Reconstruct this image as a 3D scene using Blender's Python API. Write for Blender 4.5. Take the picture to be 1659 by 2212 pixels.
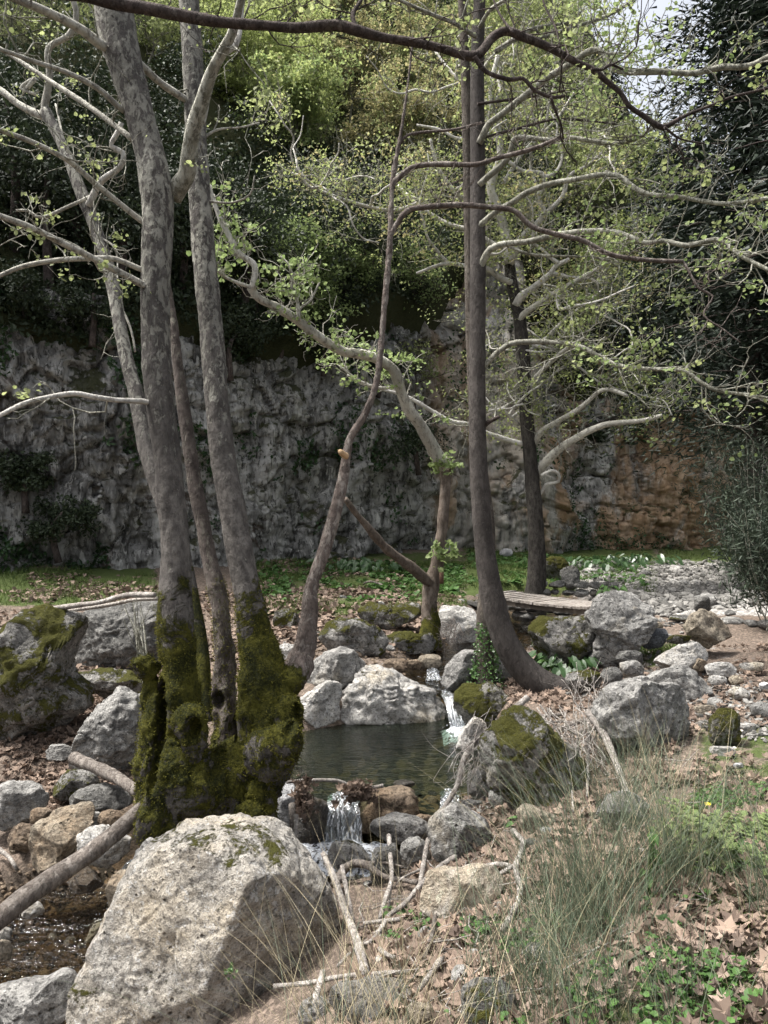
import bpy, bmesh, math, time
import numpy as np
from mathutils import Vector
T0 = time.time()
for o in list(bpy.data.objects): bpy.data.objects.remove(o)
SC = bpy.context.scene
COL = SC.collection
R = math.radians

# ------------------------------------------------------------------ camera
F_PX, CX, CY, CAM_Z = 1671.0, 829.5, 1106.0, 1.6       # survey units used to place things from measured bearings and distances
cam_d = bpy.data.cameras.new('camera'); cam = bpy.data.objects.new('camera', cam_d); COL.objects.link(cam)
cam.location = (0, 0, CAM_Z); cam.rotation_euler = (R(90), 0, 0)
cam_d.sensor_width = 36; cam_d.sensor_fit = 'AUTO'; cam_d.lens = 36 * F_PX / 2212; cam_d.clip_end = 500; cam_d.clip_start = 0.05
SC.camera = cam
# ------------------------------------------------------------------ sky, sun, exposure
SUN_EL, SUN_AZ = R(65), R(-84)       # azimuth: clockwise from +Y (view direction)
w = bpy.data.worlds.new('World'); SC.world = w; w.use_nodes = True
wn = w.node_tree; wn.nodes.clear()
wo = wn.nodes.new('ShaderNodeOutputWorld'); wb = wn.nodes.new('ShaderNodeBackground'); ws = wn.nodes.new('ShaderNodeTexSky')
ws.sky_type = 'NISHITA'; ws.sun_disc = False; ws.sun_elevation = SUN_EL; ws.sun_rotation = SUN_AZ
ws.air_density = 1.0; ws.dust_density = 7.0; ws.ozone_density = 1.0
wh = wn.nodes.new('ShaderNodeHueSaturation'); wh.inputs['Saturation'].default_value = 0.35
wn.links.new(ws.outputs[0], wh.inputs['Color']); wn.links.new(wh.outputs[0], wb.inputs[0])
wb.inputs[1].default_value = 0.15
wn.links.new(wb.outputs[0], wo.inputs[0])
sd = bpy.data.lights.new('sun', 'SUN'); sun = bpy.data.objects.new('sun', sd); COL.objects.link(sun)
sd.energy = 3.6; sd.angle = R(12); sd.color = (1.0, 0.965, 0.92)
sdir = Vector((math.sin(SUN_AZ) * math.cos(SUN_EL), math.cos(SUN_AZ) * math.cos(SUN_EL), math.sin(SUN_EL)))
sun.rotation_euler = sdir.to_track_quat('Z', 'Y').to_euler(); sun.location = (0, 0, 40)
SC.view_settings.view_transform = 'Standard'; SC.view_settings.look = 'None'
SC.view_settings.exposure = 1.16; SC.view_settings.gamma = 1.0; SC.view_settings.use_curve_mapping = False
SC.cycles.max_bounces = 6; SC.cycles.transparent_max_bounces = 8

# ------------------------------------------------------------------ helpers
CROP = {'A': (0, 1207), 'B': (548.6, 1207), 'C': (1110.4, 1207), 'D': (0, 1663.4), 'E': (548.6, 1663.4), 'F': (1110.4, 1663.4)}
def cv(pts, c):
    if not c: return np.array(pts, float)
    a = np.array(pts, float) * 0.3307
    a[:, 0] += CROP[c][0]; a[:, 1] += CROP[c][1]
    return a
def P(px, py, Y): return np.array([(px - CX) * Y / F_PX, Y, CAM_Z - (py - CY) * Y / F_PX])

def hash3(ix, iy, iz, seed):
    h = (ix.astype(np.int64) * 374761393 + iy.astype(np.int64) * 668265263 + iz.astype(np.int64) * 2147483647 + seed * 1274126177) & 0xFFFFFFFF
    h = ((h ^ (h >> 13)) * 1274126177) & 0xFFFFFFFF
    h = (h ^ (h >> 16)); h = (h * 2246822519) & 0xFFFFFFFF; h ^= h >> 15
    return h.astype(np.float64) / 4294967295.0
def vnoise(p, seed=0):
    i = np.floor(p).astype(np.int64); f = p - i; u = f * f * f * (f * (f * 6 - 15) + 10)
    r = 0
    for dx in (0, 1):
        wx = u[:, 0] if dx else 1 - u[:, 0]
        for dy in (0, 1):
            wy = u[:, 1] if dy else 1 - u[:, 1]
            for dz in (0, 1):
                wz = u[:, 2] if dz else 1 - u[:, 2]
                r = r + wx * wy * wz * hash3(i[:, 0] + dx, i[:, 1] + dy, i[:, 2] + dz, seed)
    return r * 2 - 1
def fbm(p, oct=4, seed=0, gain=0.5, lac=2.03):
    s = 0; a = 1.0; q = np.array(p, float); t = 0
    for k in range(oct):
        s = s + a * vnoise(q + 17.3 * k, seed + k); t += a; a *= gain; q = q * lac
    return s / t
def ridged(p, oct=4, seed=0):
    s = 0; a = 1.0; q = np.array(p, float); t = 0
    for k in range(oct):
        s = s + a * (1 - 2 * np.abs(vnoise(q + 9.1 * k, seed + k))); t += a; a *= .5; q = q * 2.1
    return s / t
def worley(p, seed=0):
    """distance to the nearest and second nearest cell point, and a value of the nearest cell"""
    i = np.floor(p).astype(np.int64)
    d1 = np.full(len(p), 9.); d2 = np.full(len(p), 9.); val = np.zeros(len(p))
    for dx in (-1, 0, 1):
        for dy in (-1, 0, 1):
            for dz in (-1, 0, 1):
                c = i + np.array([dx, dy, dz])
                o = np.stack([hash3(c[:, 0], c[:, 1], c[:, 2], seed + k) for k in range(3)], 1)
                d = np.linalg.norm(c + o - p, axis=1)
                n = d < d1
                d2 = np.where(n, d1, np.minimum(d2, d))
                val = np.where(n, hash3(c[:, 0], c[:, 1], c[:, 2], seed + 7), val)
                d1 = np.where(n, d, d1)
    return d1, d2, val

def mesh_np(name, V, Fs, smooth=True, attrs=None):
    V = np.asarray(V, np.float32).reshape(-1, 3)
    if not isinstance(Fs, (list, tuple)): Fs = [Fs]
    Fs = [np.asarray(f, np.int32) for f in Fs if len(f)]
    me = bpy.data.meshes.new(name)
    me.vertices.add(len(V)); me.vertices.foreach_set('co', V.ravel())
    loops = np.concatenate([f.ravel() for f in Fs]); tot = np.concatenate([np.full(len(f), f.shape[1], np.int32) for f in Fs])
    st = np.concatenate([[0], np.cumsum(tot)[:-1]]).astype(np.int32)
    me.loops.add(len(loops)); me.loops.foreach_set('vertex_index', loops)
    me.polygons.add(len(tot)); me.polygons.foreach_set('loop_start', st); me.polygons.foreach_set('loop_total', tot)
    me.polygons.foreach_set('use_smooth', np.full(len(tot), smooth))
    if attrs:
        for k, a in attrs.items():
            at = me.attributes.new(k, 'FLOAT', 'POINT'); at.data.foreach_set('value', np.asarray(a, np.float32))
    me.update(calc_edges=True); me.validate()
    return me
def link(name, me, mat=None, parent=None):
    o = bpy.data.objects.new(name, me); COL.objects.link(o)
    if mat is not None and me is not None and len(me.materials) == 0: me.materials.append(mat)
    if parent is not None: o.parent = parent
    return o
def tag(o, label=None, cat=None, group=None, kind=None):
    if label: o['label'] = label
    if cat: o['category'] = cat
    if group: o['group'] = group
    if kind: o['kind'] = kind
    return o
def empty(name, loc, label, cat, group=None):
    o = bpy.data.objects.new(name, None); COL.objects.link(o); o.location = tuple(loc); o.empty_display_size = .1
    bpy.context.view_layer.update() if False else None
    return tag(o, label, cat, group)
def part(name, V, Fs, mat, parent, smooth=True, attrs=None):
    """a part whose vertices are given in world space, stored relative to its parent"""
    V = np.asarray(V, float).reshape(-1, 3)
    if parent is not None:
        l = np.array(parent.location); pp = parent.parent
        V = V - (l if pp is None else l + np.array(pp.location))
    return link(name, mesh_np(name, V, Fs, smooth, attrs), mat, parent)
class MB:
    def __init__(s): s.V = []; s.F = {3: [], 4: []}; s.n = 0
    def add(s, V, *Fs):
        V = np.asarray(V, float).reshape(-1, 3)
        for f in Fs:
            f = np.asarray(f, np.int64)
            if len(f): s.F[f.shape[1]].append(f + s.n)
        s.V.append(V); s.n += len(V)
    def get(s): return np.concatenate(s.V), [np.concatenate(s.F[k]) for k in (3, 4) if s.F[k]]
    def build(s, name, mat, parent=None, smooth=True):
        V, F = s.get(); return part(name, V, F, mat, parent, smooth)

def resample(pts, step=None, n=None):
    """Catmull-Rom through rows of pts (any number of columns; first three are position)"""
    pts = np.asarray(pts, float)
    if len(pts) < 3: pts = np.vstack([pts[0], pts.mean(0), pts[-1]])
    e = np.vstack([2 * pts[0] - pts[1], pts, 2 * pts[-1] - pts[-2]])
    out = []
    for i in range(1, len(e) - 2):
        a, b, c, d = e[i - 1:i + 3]
        L = np.linalg.norm(c[:3] - b[:3]); k = max(2, int(math.ceil(L / step))) if step else n
        for t in np.arange(k) / k:
            out.append(.5 * ((2 * b) + (c - a) * t + (2 * a - 5 * b + 4 * c - d) * t * t + (3 * b - a - 3 * c + d) * t ** 3))
    out.append(pts[-1]); return np.array(out)
def tube(path, rad, sides=8, knob=0.0, seed=0, cap=True, kf=6.0):
    path = np.asarray(path, float); rad = np.asarray(rad, float); n = len(path)
    t = np.gradient(path, axis=0); t /= np.linalg.norm(t, axis=1)[:, None] + 1e-9
    a = np.array([0, 0, 1.]) if abs(t[0][2]) < .8 else np.array([1., 0, 0])
    U = np.zeros((n, 3)); u = np.cross(t[0], a); u /= np.linalg.norm(u)
    for i in range(n):
        u = u - t[i] * (u @ t[i]); u /= np.linalg.norm(u) + 1e-9; U[i] = u
    W = np.cross(t, U)
    th = np.arange(sides) / sides * 2 * math.pi
    ring = U[:, None, :] * np.cos(th)[None, :, None] + W[:, None, :] * np.sin(th)[None, :, None]
    rr = np.repeat(rad[:, None], sides, 1)
    if knob:
        q = (path[:, None, :] + ring * rr[:, :, None]).reshape(-1, 3)
        m = max(rad.mean(), .004)
        rr = rr * (1 + knob * vnoise(q * kf, seed) + .5 * knob * vnoise(q / (m * 1.2), seed + 3)).reshape(n, sides) if False else rr * (1 + knob * vnoise(q * kf, seed).reshape(n, sides) + .6 * knob * vnoise(q * (0.45 / m), seed + 3).reshape(n, sides))
    V = (path[:, None, :] + ring * rr[:, :, None]).reshape(-1, 3)
    i = np.arange(n - 1)[:, None] * sides; j = np.arange(sides)[None, :]; k = (j + 1) % sides
    Fq = np.stack([i + j, i + k, i + sides + k, i + sides + j], -1).reshape(-1, 4)
    Ft = np.zeros((0, 3), int)
    if cap:
        V = np.vstack([V, path[0], path[-1]])
        j = np.arange(sides); k = (j + 1) % sides; b = (n - 1) * sides
        Ft = np.vstack([np.stack([k, j, np.full(sides, n * sides)], 1), np.stack([b + j, b + k, np.full(sides, n * sides + 1)], 1)])
    return V, Fq, Ft
def px_path(pts, Y0, Y1, w0, w1, step=.05, bow=0.0):
    """pts measured on the photograph as bearings; distance runs from Y0 to Y1; widths taper w0 -> w1 (bearing units)"""
    pts = np.asarray(pts, float); d = np.concatenate([[0], np.cumsum(np.linalg.norm(np.diff(pts[:, :2], axis=0), axis=1))]); d /= d[-1]
    rows = []
    for k, p in enumerate(pts):
        Y = Y0 + (Y1 - Y0) * d[k] + bow * math.sin(math.pi * d[k])
        wd = p[2] if pts.shape[1] > 2 else w0 + (w1 - w0) * d[k]
        rows.append(np.concatenate([P(p[0], p[1], Y), [wd * Y / F_PX / 2]]))
    r = resample(rows, step); return r[:, :3], np.maximum(r[:, 3], .0015)

def rot_frames(rng, n, bias=0.0, axis=(0, 0, 1)):
    nz = rng.normal(size=(n, 3)) + bias * np.asarray(axis); nz /= np.linalg.norm(nz, axis=1)[:, None]
    t = rng.normal(size=(n, 3)); t -= nz * (t * nz).sum(1)[:, None]; t /= np.linalg.norm(t, axis=1)[:, None]
    return t, np.cross(nz, t), nz
def scatter(TV, TF, C, S, fr):
    """copies of a template mesh joined into arrays"""
    t, b, n = fr; k = len(TV)
    V = C[:, None, :] + S[:, None, None] * (TV[None, :, 0, None] * t[:, None, :] + TV[None, :, 1, None] * b[:, None, :] + TV[None, :, 2, None] * n[:, None, :])
    F = (TF[None] + (np.arange(len(C)) * k)[:, None, None]).reshape(-1, TF.shape[1])
    return V.reshape(-1, 3), F
# leaf templates (length about 1)
LEAF_D = (np.array([[0, 0, 0], [.32, .45, .1], [0, 1, -.05], [-.32, .45, .1]]), np.array([[0, 1, 2], [0, 2, 3]]))
def lobed(curl):
    o = [(0, 0), (.28, .05), (.52, .12), (.34, .33), (.62, .55), (.27, .58), (0, 1.0), (-.27, .58), (-.62, .55), (-.34, .33), (-.52, .12), (-.28, .05)]
    V = [[0, .38, 0]] + [[x, y, curl * ((x * x) * 1.2 + (y - .38) ** 2)] for x, y in o]
    return np.array(V), np.array([[0, 1 + i, 1 + (i + 1) % 12] for i in range(12)])
LEAF_S = (np.array([[0, .35, 0], [0, 0, 0], [.45, .2, .12], [.4, .7, .08], [0, 1, -.05], [-.4, .7, .1], [-.45, .2, .08]]), np.array([[0, i, i % 6 + 1] for i in range(1, 7)]))

# ------------------------------------------------------------------ materials
class N:
    def __init__(s, name):
        s.m = bpy.data.materials.new(name); s.m.use_nodes = True; s.t = s.m.node_tree; s.t.nodes.clear()
        s.out = s.t.nodes.new('ShaderNodeOutputMaterial')
        g = s.t.nodes.new('ShaderNodeNewGeometry'); s.pos = g.outputs['Position']; s.nor = g.outputs['Normal']; s.isl = g.outputs['Random Per Island']
    def nd(s, ty, **kw):
        n = s.t.nodes.new(ty)
        for k, v in kw.items():
            if k.startswith('_'): setattr(n, k[1:], v)
            else: s.set(n.inputs[k.replace('__', ' ')], v)
        return n
    def set(s, sock, v):
        if isinstance(v, bpy.types.NodeSocket): s.t.links.new(v, sock)
        elif hasattr(sock.default_value, '__len__') and not hasattr(v, '__len__'): sock.default_value = [v] * len(sock.default_value)
        elif hasattr(v, '__len__') and len(v) == 3 and len(sock.default_value) == 4: sock.default_value = (*v, 1)
        else: sock.default_value = v
    def scaled(s, sc):
        return s.nd('ShaderNodeVectorMath', _operation='MULTIPLY').outputs[0] if False else s._vm(sc)
    def _vm(s, sc):
        n = s.t.nodes.new('ShaderNodeVectorMath'); n.operation = 'MULTIPLY'; s.t.links.new(s.pos, n.inputs[0]); n.inputs[1].default_value = sc; return n.outputs[0]
    def noise(s, scale, detail=4, rough=.55, vec=None, dist=0.0):
        return s.nd('ShaderNodeTexNoise', Vector=vec or s.pos, Scale=scale, Detail=detail, Roughness=rough, Distortion=dist).outputs['Fac']
    def voro(s, scale, feat='F1', vec=None, out='Distance'):
        n = s.t.nodes.new('ShaderNodeTexVoronoi'); n.feature = feat; s.set(n.inputs['Vector'], vec or s.pos); s.set(n.inputs['Scale'], scale); return n.outputs[out]
    def ramp(s, f, a, b, lo=0., hi=1.):
        n = s.t.nodes.new('ShaderNodeMapRange'); n.interpolation_type = 'SMOOTHSTEP'; s.set(n.inputs[0], f)
        for i, v in enumerate((a, b, lo, hi)): n.inputs[i + 1].default_value = v
        return n.outputs[0]
    def math(s, op, a, b=0.0):
        n = s.t.nodes.new('ShaderNodeMath'); n.operation = op; s.set(n.inputs[0], a); s.set(n.inputs[1], b); return n.outputs[0]
    def mix(s, f, a, b, bt='MIX'):
        n = s.t.nodes.new('ShaderNodeMix'); n.data_type = 'RGBA'; n.blend_type = bt
        s.set(n.inputs[0], f); s.set(n.inputs[6], a); s.set(n.inputs[7], b); return n.outputs[2]
    def sep(s, v, k):
        n = s.t.nodes.new('ShaderNodeSeparateXYZ'); s.t.links.new(v, n.inputs[0]); return n.outputs[k]
    def attr(s, name):
        n = s.t.nodes.new('ShaderNodeAttribute'); n.attribute_name = name; return n.outputs['Fac']
    def bump(s, h, strength=.5, dist=.02, nrm=None):
        n = s.t.nodes.new('ShaderNodeBump'); n.inputs['Strength'].default_value = strength; n.inputs['Distance'].default_value = dist
        s.t.links.new(h, n.inputs['Height'])
        if nrm is not None: s.t.links.new(nrm, n.inputs['Normal'])
        return n.outputs[0]
    def bsdf(s, col, rough=.9, nrm=None, spec=.3, **kw):
        n = s.t.nodes.new('ShaderNodeBsdfPrincipled'); s.set(n.inputs['Base Color'], col); s.set(n.inputs['Roughness'], rough); n.inputs['Specular IOR Level'].default_value = spec
        if nrm is not None: s.t.links.new(nrm, n.inputs['Normal'])
        return n.outputs[0]
    def done(s, sh): s.t.links.new(sh, s.out.inputs[0]); return s.m

MOSS_A, MOSS_B = (.020, .024, .006), (.125, .120, .020)
def rock_mat(name, c1, c2, c3, tan=.35, moss=.0, wet=0.0, pit=1.0, seed=0.0, sc=1.0):
    n = N(name)
    v = n.t.nodes.new('ShaderNodeVectorMath'); v.operation = 'ADD'; n.t.links.new(n.pos, v.inputs[0]); v.inputs[1].default_value = (seed, seed * 1.7, seed * .3); v = v.outputs[0]
    big = n.noise(1.6 * sc, 5, .6, v, .6); mid = n.noise(7 * sc, 6, .65, v); fin = n.noise(38 * sc, 5, .7, v); mic = n.noise(130 * sc, 3, .7, v)
    c = n.mix(n.ramp(mid, .36, .66), c1, c2)
    c = n.mix(n.ramp(big, .62 - tan * .3, .72), c, c3)
    c = n.mix(n.ramp(fin, .50, .62, 0, .72), c, tuple(x * .34 for x in c1))          # dark lichen freckles
    c = n.mix(n.ramp(n.noise(24 * sc, 4, .7, v, 1.0), .56, .64, 0, .6), c, tuple(min(x * 1.35, .6) for x in c2))   # pale lichen
    pits = n.voro(16 * sc, 'F1', v); pm = n.math('MULTIPLY', n.ramp(pits, .05, .22, 1, 0), n.ramp(n.noise(4 * sc, 3, .5, v), .48, .62))
    c = n.mix(n.math('MULTIPLY', pm, .75 * pit), c, tuple(x * .2 for x in c1))
    c = n.mix(n.ramp(mic, .50, .68, 0, .5), c, (.02, .02, .018))
    rough = .92
    h = n.math('ADD', n.math('MULTIPLY', fin, .75), n.math('MULTIPLY', mid, 1.0))
    h = n.math('ADD', h, n.math('MULTIPLY', mic, .22)); h = n.math('SUBTRACT', h, n.math('MULTIPLY', pm, .7 * pit))
    if moss > 0:
        up = n.sep(n.nor, 2)
        mm = n.math('ADD', n.math('MULTIPLY', n.noise(2.6 * sc, 6, .65, v, .8), 1.0), n.math('MULTIPLY', up, .10))
        mm = n.math('ADD', mm, n.math('MULTIPLY', n.math('SUBTRACT', fin, .5), .35))
        mk = n.ramp(mm, .80 - moss * .42, .88 - moss * .42)
        mc = n.mix(n.noise(55, 4, .7), MOSS_A, MOSS_B)
        c = n.mix(mk, c, mc); h = n.math('ADD', h, n.math('MULTIPLY', mk, n.math('ADD', .25, n.noise(90, 3, .8))))
    if wet:
        zz = n.sep(n.pos, 2)
    b = n.bump(h, 1., .055)
    if wet: return n.done(n.bsdf(c, .28, b, .6))
    return n.done(n.bsdf(c, rough, b, .2))
GREY1, GREY2 = (.17, .166, .157), (.40, .39, .365)
M = {}
M['grey'] = rock_mat('limestone_grey', GREY1, GREY2, (.36, .32, .25), .3, .0)
M['greymoss'] = rock_mat('limestone_mossy', (.12, .117, .107), (.31, .30, .28), (.22, .20, .16), .3, .72, seed=5)
M['moss'] = rock_mat('rock_moss_covered', (.10, .095, .085), (.26, .25, .22), (.16, .14, .10), .3, .78, seed=9)
M['pale'] = rock_mat('limestone_pale', (.30, .29, .27), (.58, .56, .52), (.48, .42, .32), .35, .18, seed=12)
M['hero'] = rock_mat('limestone_pale_pitted', (.25, .238, .215), (.52, .49, .435), (.52, .445, .335), .75, .34, seed=21, pit=1.2)
M['white'] = rock_mat('limestone_white', (.34, .34, .345), (.55, .55, .55), (.45, .44, .43), .2, 0, seed=30)
M['tan'] = rock_mat('limestone_tan', (.20, .172, .135), (.38, .33, .255), (.31, .23, .15), .6, .12, seed=33)
M['slab'] = rock_mat('limestone_tan_slab', (.36, .30, .225), (.52, .45, .35), (.58, .57, .55), .15, 0, seed=63, pit=.3)
M['brown'] = rock_mat('stone_brown', (.13, .10, .075), (.27, .21, .15), (.22, .15, .09), .6, .1, seed=37)
M['blue'] = rock_mat('stone_blue_grey', (.085, .09, .10), (.17, .18, .19), (.15, .15, .15), .2, 0, seed=41, pit=.3)
M['wet'] = rock_mat('stone_wet_dark', (.03, .027, .022), (.085, .07, .05), (.075, .05, .025), .5, .25, wet=1, seed=44)
M['dark'] = rock_mat('stone_dark_grey', (.10, .098, .092), (.22, .215, .20), (.18, .16, .13), .3, .35, seed=50)

def cliff_mat():
    n = N('cliff_limestone')
    st = n._vm((1.0, 1.0, .32))
    big = n.noise(.35, 4, .6, None, .8); mid = n.noise(1.7, 6, .66, st, .5); fin = n.noise(9, 6, .7, st); mic = n.noise(45, 4, .7)
    c = n.mix(n.ramp(mid, .36, .64), (.14, .137, .128), (.50, .49, .46))
    c = n.mix(n.ramp(fin, .50, .62, 0, .85), c, (.035, .034, .03))
    c = n.mix(n.ramp(n.noise(5, 5, .7, st, .6), .54, .61, 0, .75), c, (.60, .59, .55))
    xx = n.sep(n.pos, 0); yy = n.sep(n.pos, 1)
    ochre = n.math('MULTIPLY', n.ramp(n.noise(.55, 5, .6, n._vm((1, 1, .45)), .7), .42, .54), n.ramp(xx, .9, 2.0))
    c = n.mix(n.math('MULTIPLY', ochre, .75), c, n.mix(n.noise(3, 4), (.36, .20, .10), (.50, .36, .22)))
    c = n.mix(n.math('MULTIPLY', n.math('MULTIPLY', n.ramp(xx, 1.4, 2.2), n.ramp(xx, 5.6, 5.0)), n.ramp(n.noise(1.3, 5, .65, st), .38, .6, .1, .75)), c, (.56, .52, .45))
    up = n.sep(n.nor, 2)
    veg = n.math('ADD', n.noise(1.1, 6, .7, None, .6), n.math('MULTIPLY', up, .16))
    c = n.mix(n.ramp(veg, .60, .68, 0, .9), c, n.mix(n.noise(20, 4, .7), (.018, .025, .008), (.075, .075, .028)))
    c = n.mix(n.ramp(n.noise(.8, 5, .7, n._vm((1.0, 1.0, 1.4)), .8), .60, .68, 0, .8), c, (.085, .058, .042))  # brown root mats and earth
    h = n.math('ADD', n.math('MULTIPLY', mid, 1.), n.math('MULTIPLY', fin, .6)); h = n.math('ADD', h, n.math('MULTIPLY', mic, .2))
    return n.done(n.bsdf(c, .95, n.bump(h, 1., .2), .15))
M['cliff'] = cliff_mat()
def hill_mat():
    n = N('hillside_scrub')
    c = n.mix(n.noise(1.2, 6, .7), (.018, .022, .011), (.075, .078, .038))
    return n.done(n.bsdf(c, 1., n.bump(n.noise(2.5, 6, .7), 1., .3), .05))
M['hill'] = hill_mat()
def ground_mat():
    n = N('forest_floor')
    c = n.mix(n.noise(3.5, 6, .7), (.06, .047, .038), (.17, .135, .108))
    c = n.mix(n.ramp(n.noise(28, 5, .75), .47, .62), c, (.25, .195, .155))
    c = n.mix(n.ramp(n.noise(60, 4, .7), .55, .66, 0, .8), c, (.045, .034, .026))
    g = n.ramp(n.math('ADD', n.attr('grass'), n.math('MULTIPLY', n.math('SUBTRACT', n.noise(5, 5, .7), .5), 1.3)), .35, .62)
    c = n.mix(g, c, n.mix(n.noise(30, 4, .7), (.03, .05, .014), (.10, .125, .04)))
    gr = n.ramp(n.math('ADD', n.attr('gravel'), n.math('MULTIPLY', n.math('SUBTRACT', n.noise(6, 4, .6), .5), .8)), .4, .6)
    vc = n.voro(22, 'F1', None, 'Color'); c = n.mix(gr, c, n.mix(n.sep(vc, 0), (.16, .15, .14), (.44, .42, .39)))
    c = n.mix(n.attr('wet'), c, n.mix(n.ramp(n.sep(n.voro(14, 'F1', None, 'Color'), 1), .2, .9), (.02, .019, .013), (.13, .09, .05)))
    h = n.math('ADD', n.noise(14, 6, .7), n.math('MULTIPLY', n.noise(60, 4, .7), .5))
    h = n.math('SUBTRACT', h, n.math('MULTIPLY', n.math('MULTIPLY', n.voro(22), gr), .8))
    return n.done(n.bsdf(c, .95, n.bump(h, 1., .035), .15))
M['ground'] = ground_mat()
def bark_mat(name, dark, mid, pale, amt, z0=None, z1=None, mossz=None, fleck=.5, side=0.0):
    """amt: how much pale patchwork; z0..z1 height over which the bark flakes to pale; mossz: moss grows below this height"""
    n = N(name); st = n._vm((1, 1, .45))
    c = n.mix(n.ramp(n.noise(16, 6, .7, st), .35, .66), dark, mid)
    pn = n.noise(19, 7, .72, n._vm((1, 1, .5)), .5)
    thr = n.math('SUBTRACT', pn, .58 - amt * .3)
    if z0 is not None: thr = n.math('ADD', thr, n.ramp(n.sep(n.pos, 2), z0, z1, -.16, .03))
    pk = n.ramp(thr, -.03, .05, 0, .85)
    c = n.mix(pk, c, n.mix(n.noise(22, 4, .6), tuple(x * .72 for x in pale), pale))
    c = n.mix(n.ramp(n.noise(60, 4, .75, st), .54, .66, 0, fleck), c, tuple(x * .3 for x in dark))
    c = n.mix(n.ramp(n.noise(2.2, 4, .6, n._vm((1, 1, .5))), .42, .62, 0, .45), c, tuple(x * .75 for x in dark))
    h = n.math('ADD', n.math('MULTIPLY', n.noise(30, 5, .7, st), .8), n.math('MULTIPLY', n.noise(95, 4, .7, st), .5)); h = n.math('ADD', h, n.math('MULTIPLY', pk, -.25))
    if mossz is not None:
        mm = n.math('ADD', n.math('MULTIPLY', n.math('SUBTRACT', n.noise(4.5, 7, .7, None, .6), .5), 1.25), n.ramp(n.sep(n.pos, 2), mossz - 1.0, mossz + .35, .72, .16))
        mm = n.math('ADD', mm, n.math('MULTIPLY', n.sep(n.nor, 2), .16)); mm = n.math('ADD', mm, n.ramp(n.sep(n.pos, 2), mossz - 1.5, mossz - .9, -.16, 0))
        if side: mm = n.math('ADD', mm, n.math('MULTIPLY', n.sep(n.nor, 0), side))
        mk = n.ramp(mm, .50, .60)
        mc = n.mix(n.ramp(n.math('ADD', n.noise(50, 5, .75), n.math('MULTIPLY', n.math('SUBTRACT', n.noise(6, 3, .6), .5), .9)), .3, .75), MOSS_A, MOSS_B)
        c = n.mix(mk, c, mc); h = n.math('ADD', h, n.math('MULTIPLY', mk, n.math('ADD', .5, n.math('MULTIPLY', n.noise(70, 4, .8), 1.6))))
    return n.done(n.bsdf(c, .93, n.bump(h, 1., .03), .15))
M['bark_fore'] = bark_mat('bark_plane_foreground', (.07, .064, .059), (.175, .162, .147), (.44, .43, .37), .25, 1.2, 3.4, 1.38)
M['bark_rear'] = bark_mat('bark_plane_rear_stem', (.07, .058, .052), (.17, .145, .128), (.30, .28, .23), .1, mossz=.30)
M['bark_pale'] = bark_mat('bark_plane_pale', (.24, .225, .195), (.46, .44, .375), (.68, .66, .57), .5, fleck=.35)
M['bark_white'] = bark_mat('bark_plane_bleached', (.40, .38, .34), (.62, .59, .53), (.78, .76, .69), .5, fleck=.35)
M['bark_slim'] = bark_mat('bark_slim_stem', (.10, .08, .07), (.24, .20, .175), (.38, .34, .30), .2, mossz=.72, fleck=.7)
M['bark_bent'] = bark_mat('bark_bent_tree', (.09, .07, .055), (.21, .175, .145), (.50, .46, .38), .15, 1.6, 3.0, .55)
M['bark_centre'] = bark_mat('bark_curved_tree', (.05, .044, .04), (.108, .096, .087), (.15, .135, .122), .05, mossz=-.42, fleck=.5)
M['bark_second'] = bark_mat('bark_ivy_stem', (.06, .05, .042), (.14, .12, .10), (.2, .18, .15), .1, mossz=-.3, fleck=.8)
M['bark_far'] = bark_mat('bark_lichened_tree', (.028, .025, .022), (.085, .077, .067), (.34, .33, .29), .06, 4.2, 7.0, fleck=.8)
M['bark_limb'] = bark_mat('bark_grey_green_limb', (.16, .155, .12), (.36, .355, .285), (.60, .59, .50), .35, fleck=.45)
M['bark_dark'] = bark_mat('bark_dark_limb', (.05, .04, .036), (.125, .10, .09), (.20, .17, .15), .12, fleck=.6)
M['bark_bg'] = bark_mat('bark_background', (.10, .09, .07), (.27, .25, .2), (.5, .48, .4), .35)
M['drift'] = bark_mat('driftwood_grey', (.22, .195, .175), (.43, .395, .355), (.58, .54, .49), .3, fleck=.6)
M['log'] = bark_mat('log_brown', (.10, .085, .074), (.25, .218, .19), (.34, .305, .27), .25, fleck=.6)
def leaf_mat(name, a, b, trans=.35, rough=.6, spec=.3, nz=.8, single=False):
    n = N(name)
    c = n.mix(n.t.nodes.new('ShaderNodeObjectInfo').outputs['Random'] if single else n.isl, a, b)
    c = n.mix(n.ramp(n.noise(nz, 3, .5), .38, .62, 0, .55), c, tuple((x + y) * .38 for x, y in zip(a, b)))
    d = n.bsdf(c, rough, None, spec)
    t = n.t.nodes.new('ShaderNodeBsdfTranslucent'); n.t.links.new(c, t.inputs[0])
    m = n.t.nodes.new('ShaderNodeMixShader'); m.inputs[0].default_value = trans; n.t.links.new(d, m.inputs[1]); n.t.links.new(t.outputs[0], m.inputs[2])
    return n.done(m.outputs[0])
M['leaf_bright'] = leaf_mat('leaf_yellow_green', (.23, .285, .09), (.41, .46, .19), .55)
M['leaf_fresh'] = leaf_mat('leaf_fresh_green', (.16, .225, .08), (.31, .385, .16), .5)
M['leaf_olive'] = leaf_mat('leaf_olive', (.18, .22, .085), (.36, .40, .18), .55)
M['leaf_rust'] = leaf_mat('leaf_olive_brown', (.24, .23, .105), (.41, .37, .19), .55)
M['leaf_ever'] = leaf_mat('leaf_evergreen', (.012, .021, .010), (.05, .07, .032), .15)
M['leaf_con'] = leaf_mat('leaf_conifer', (.006, .012, .008), (.026, .040, .024), .08)
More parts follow.
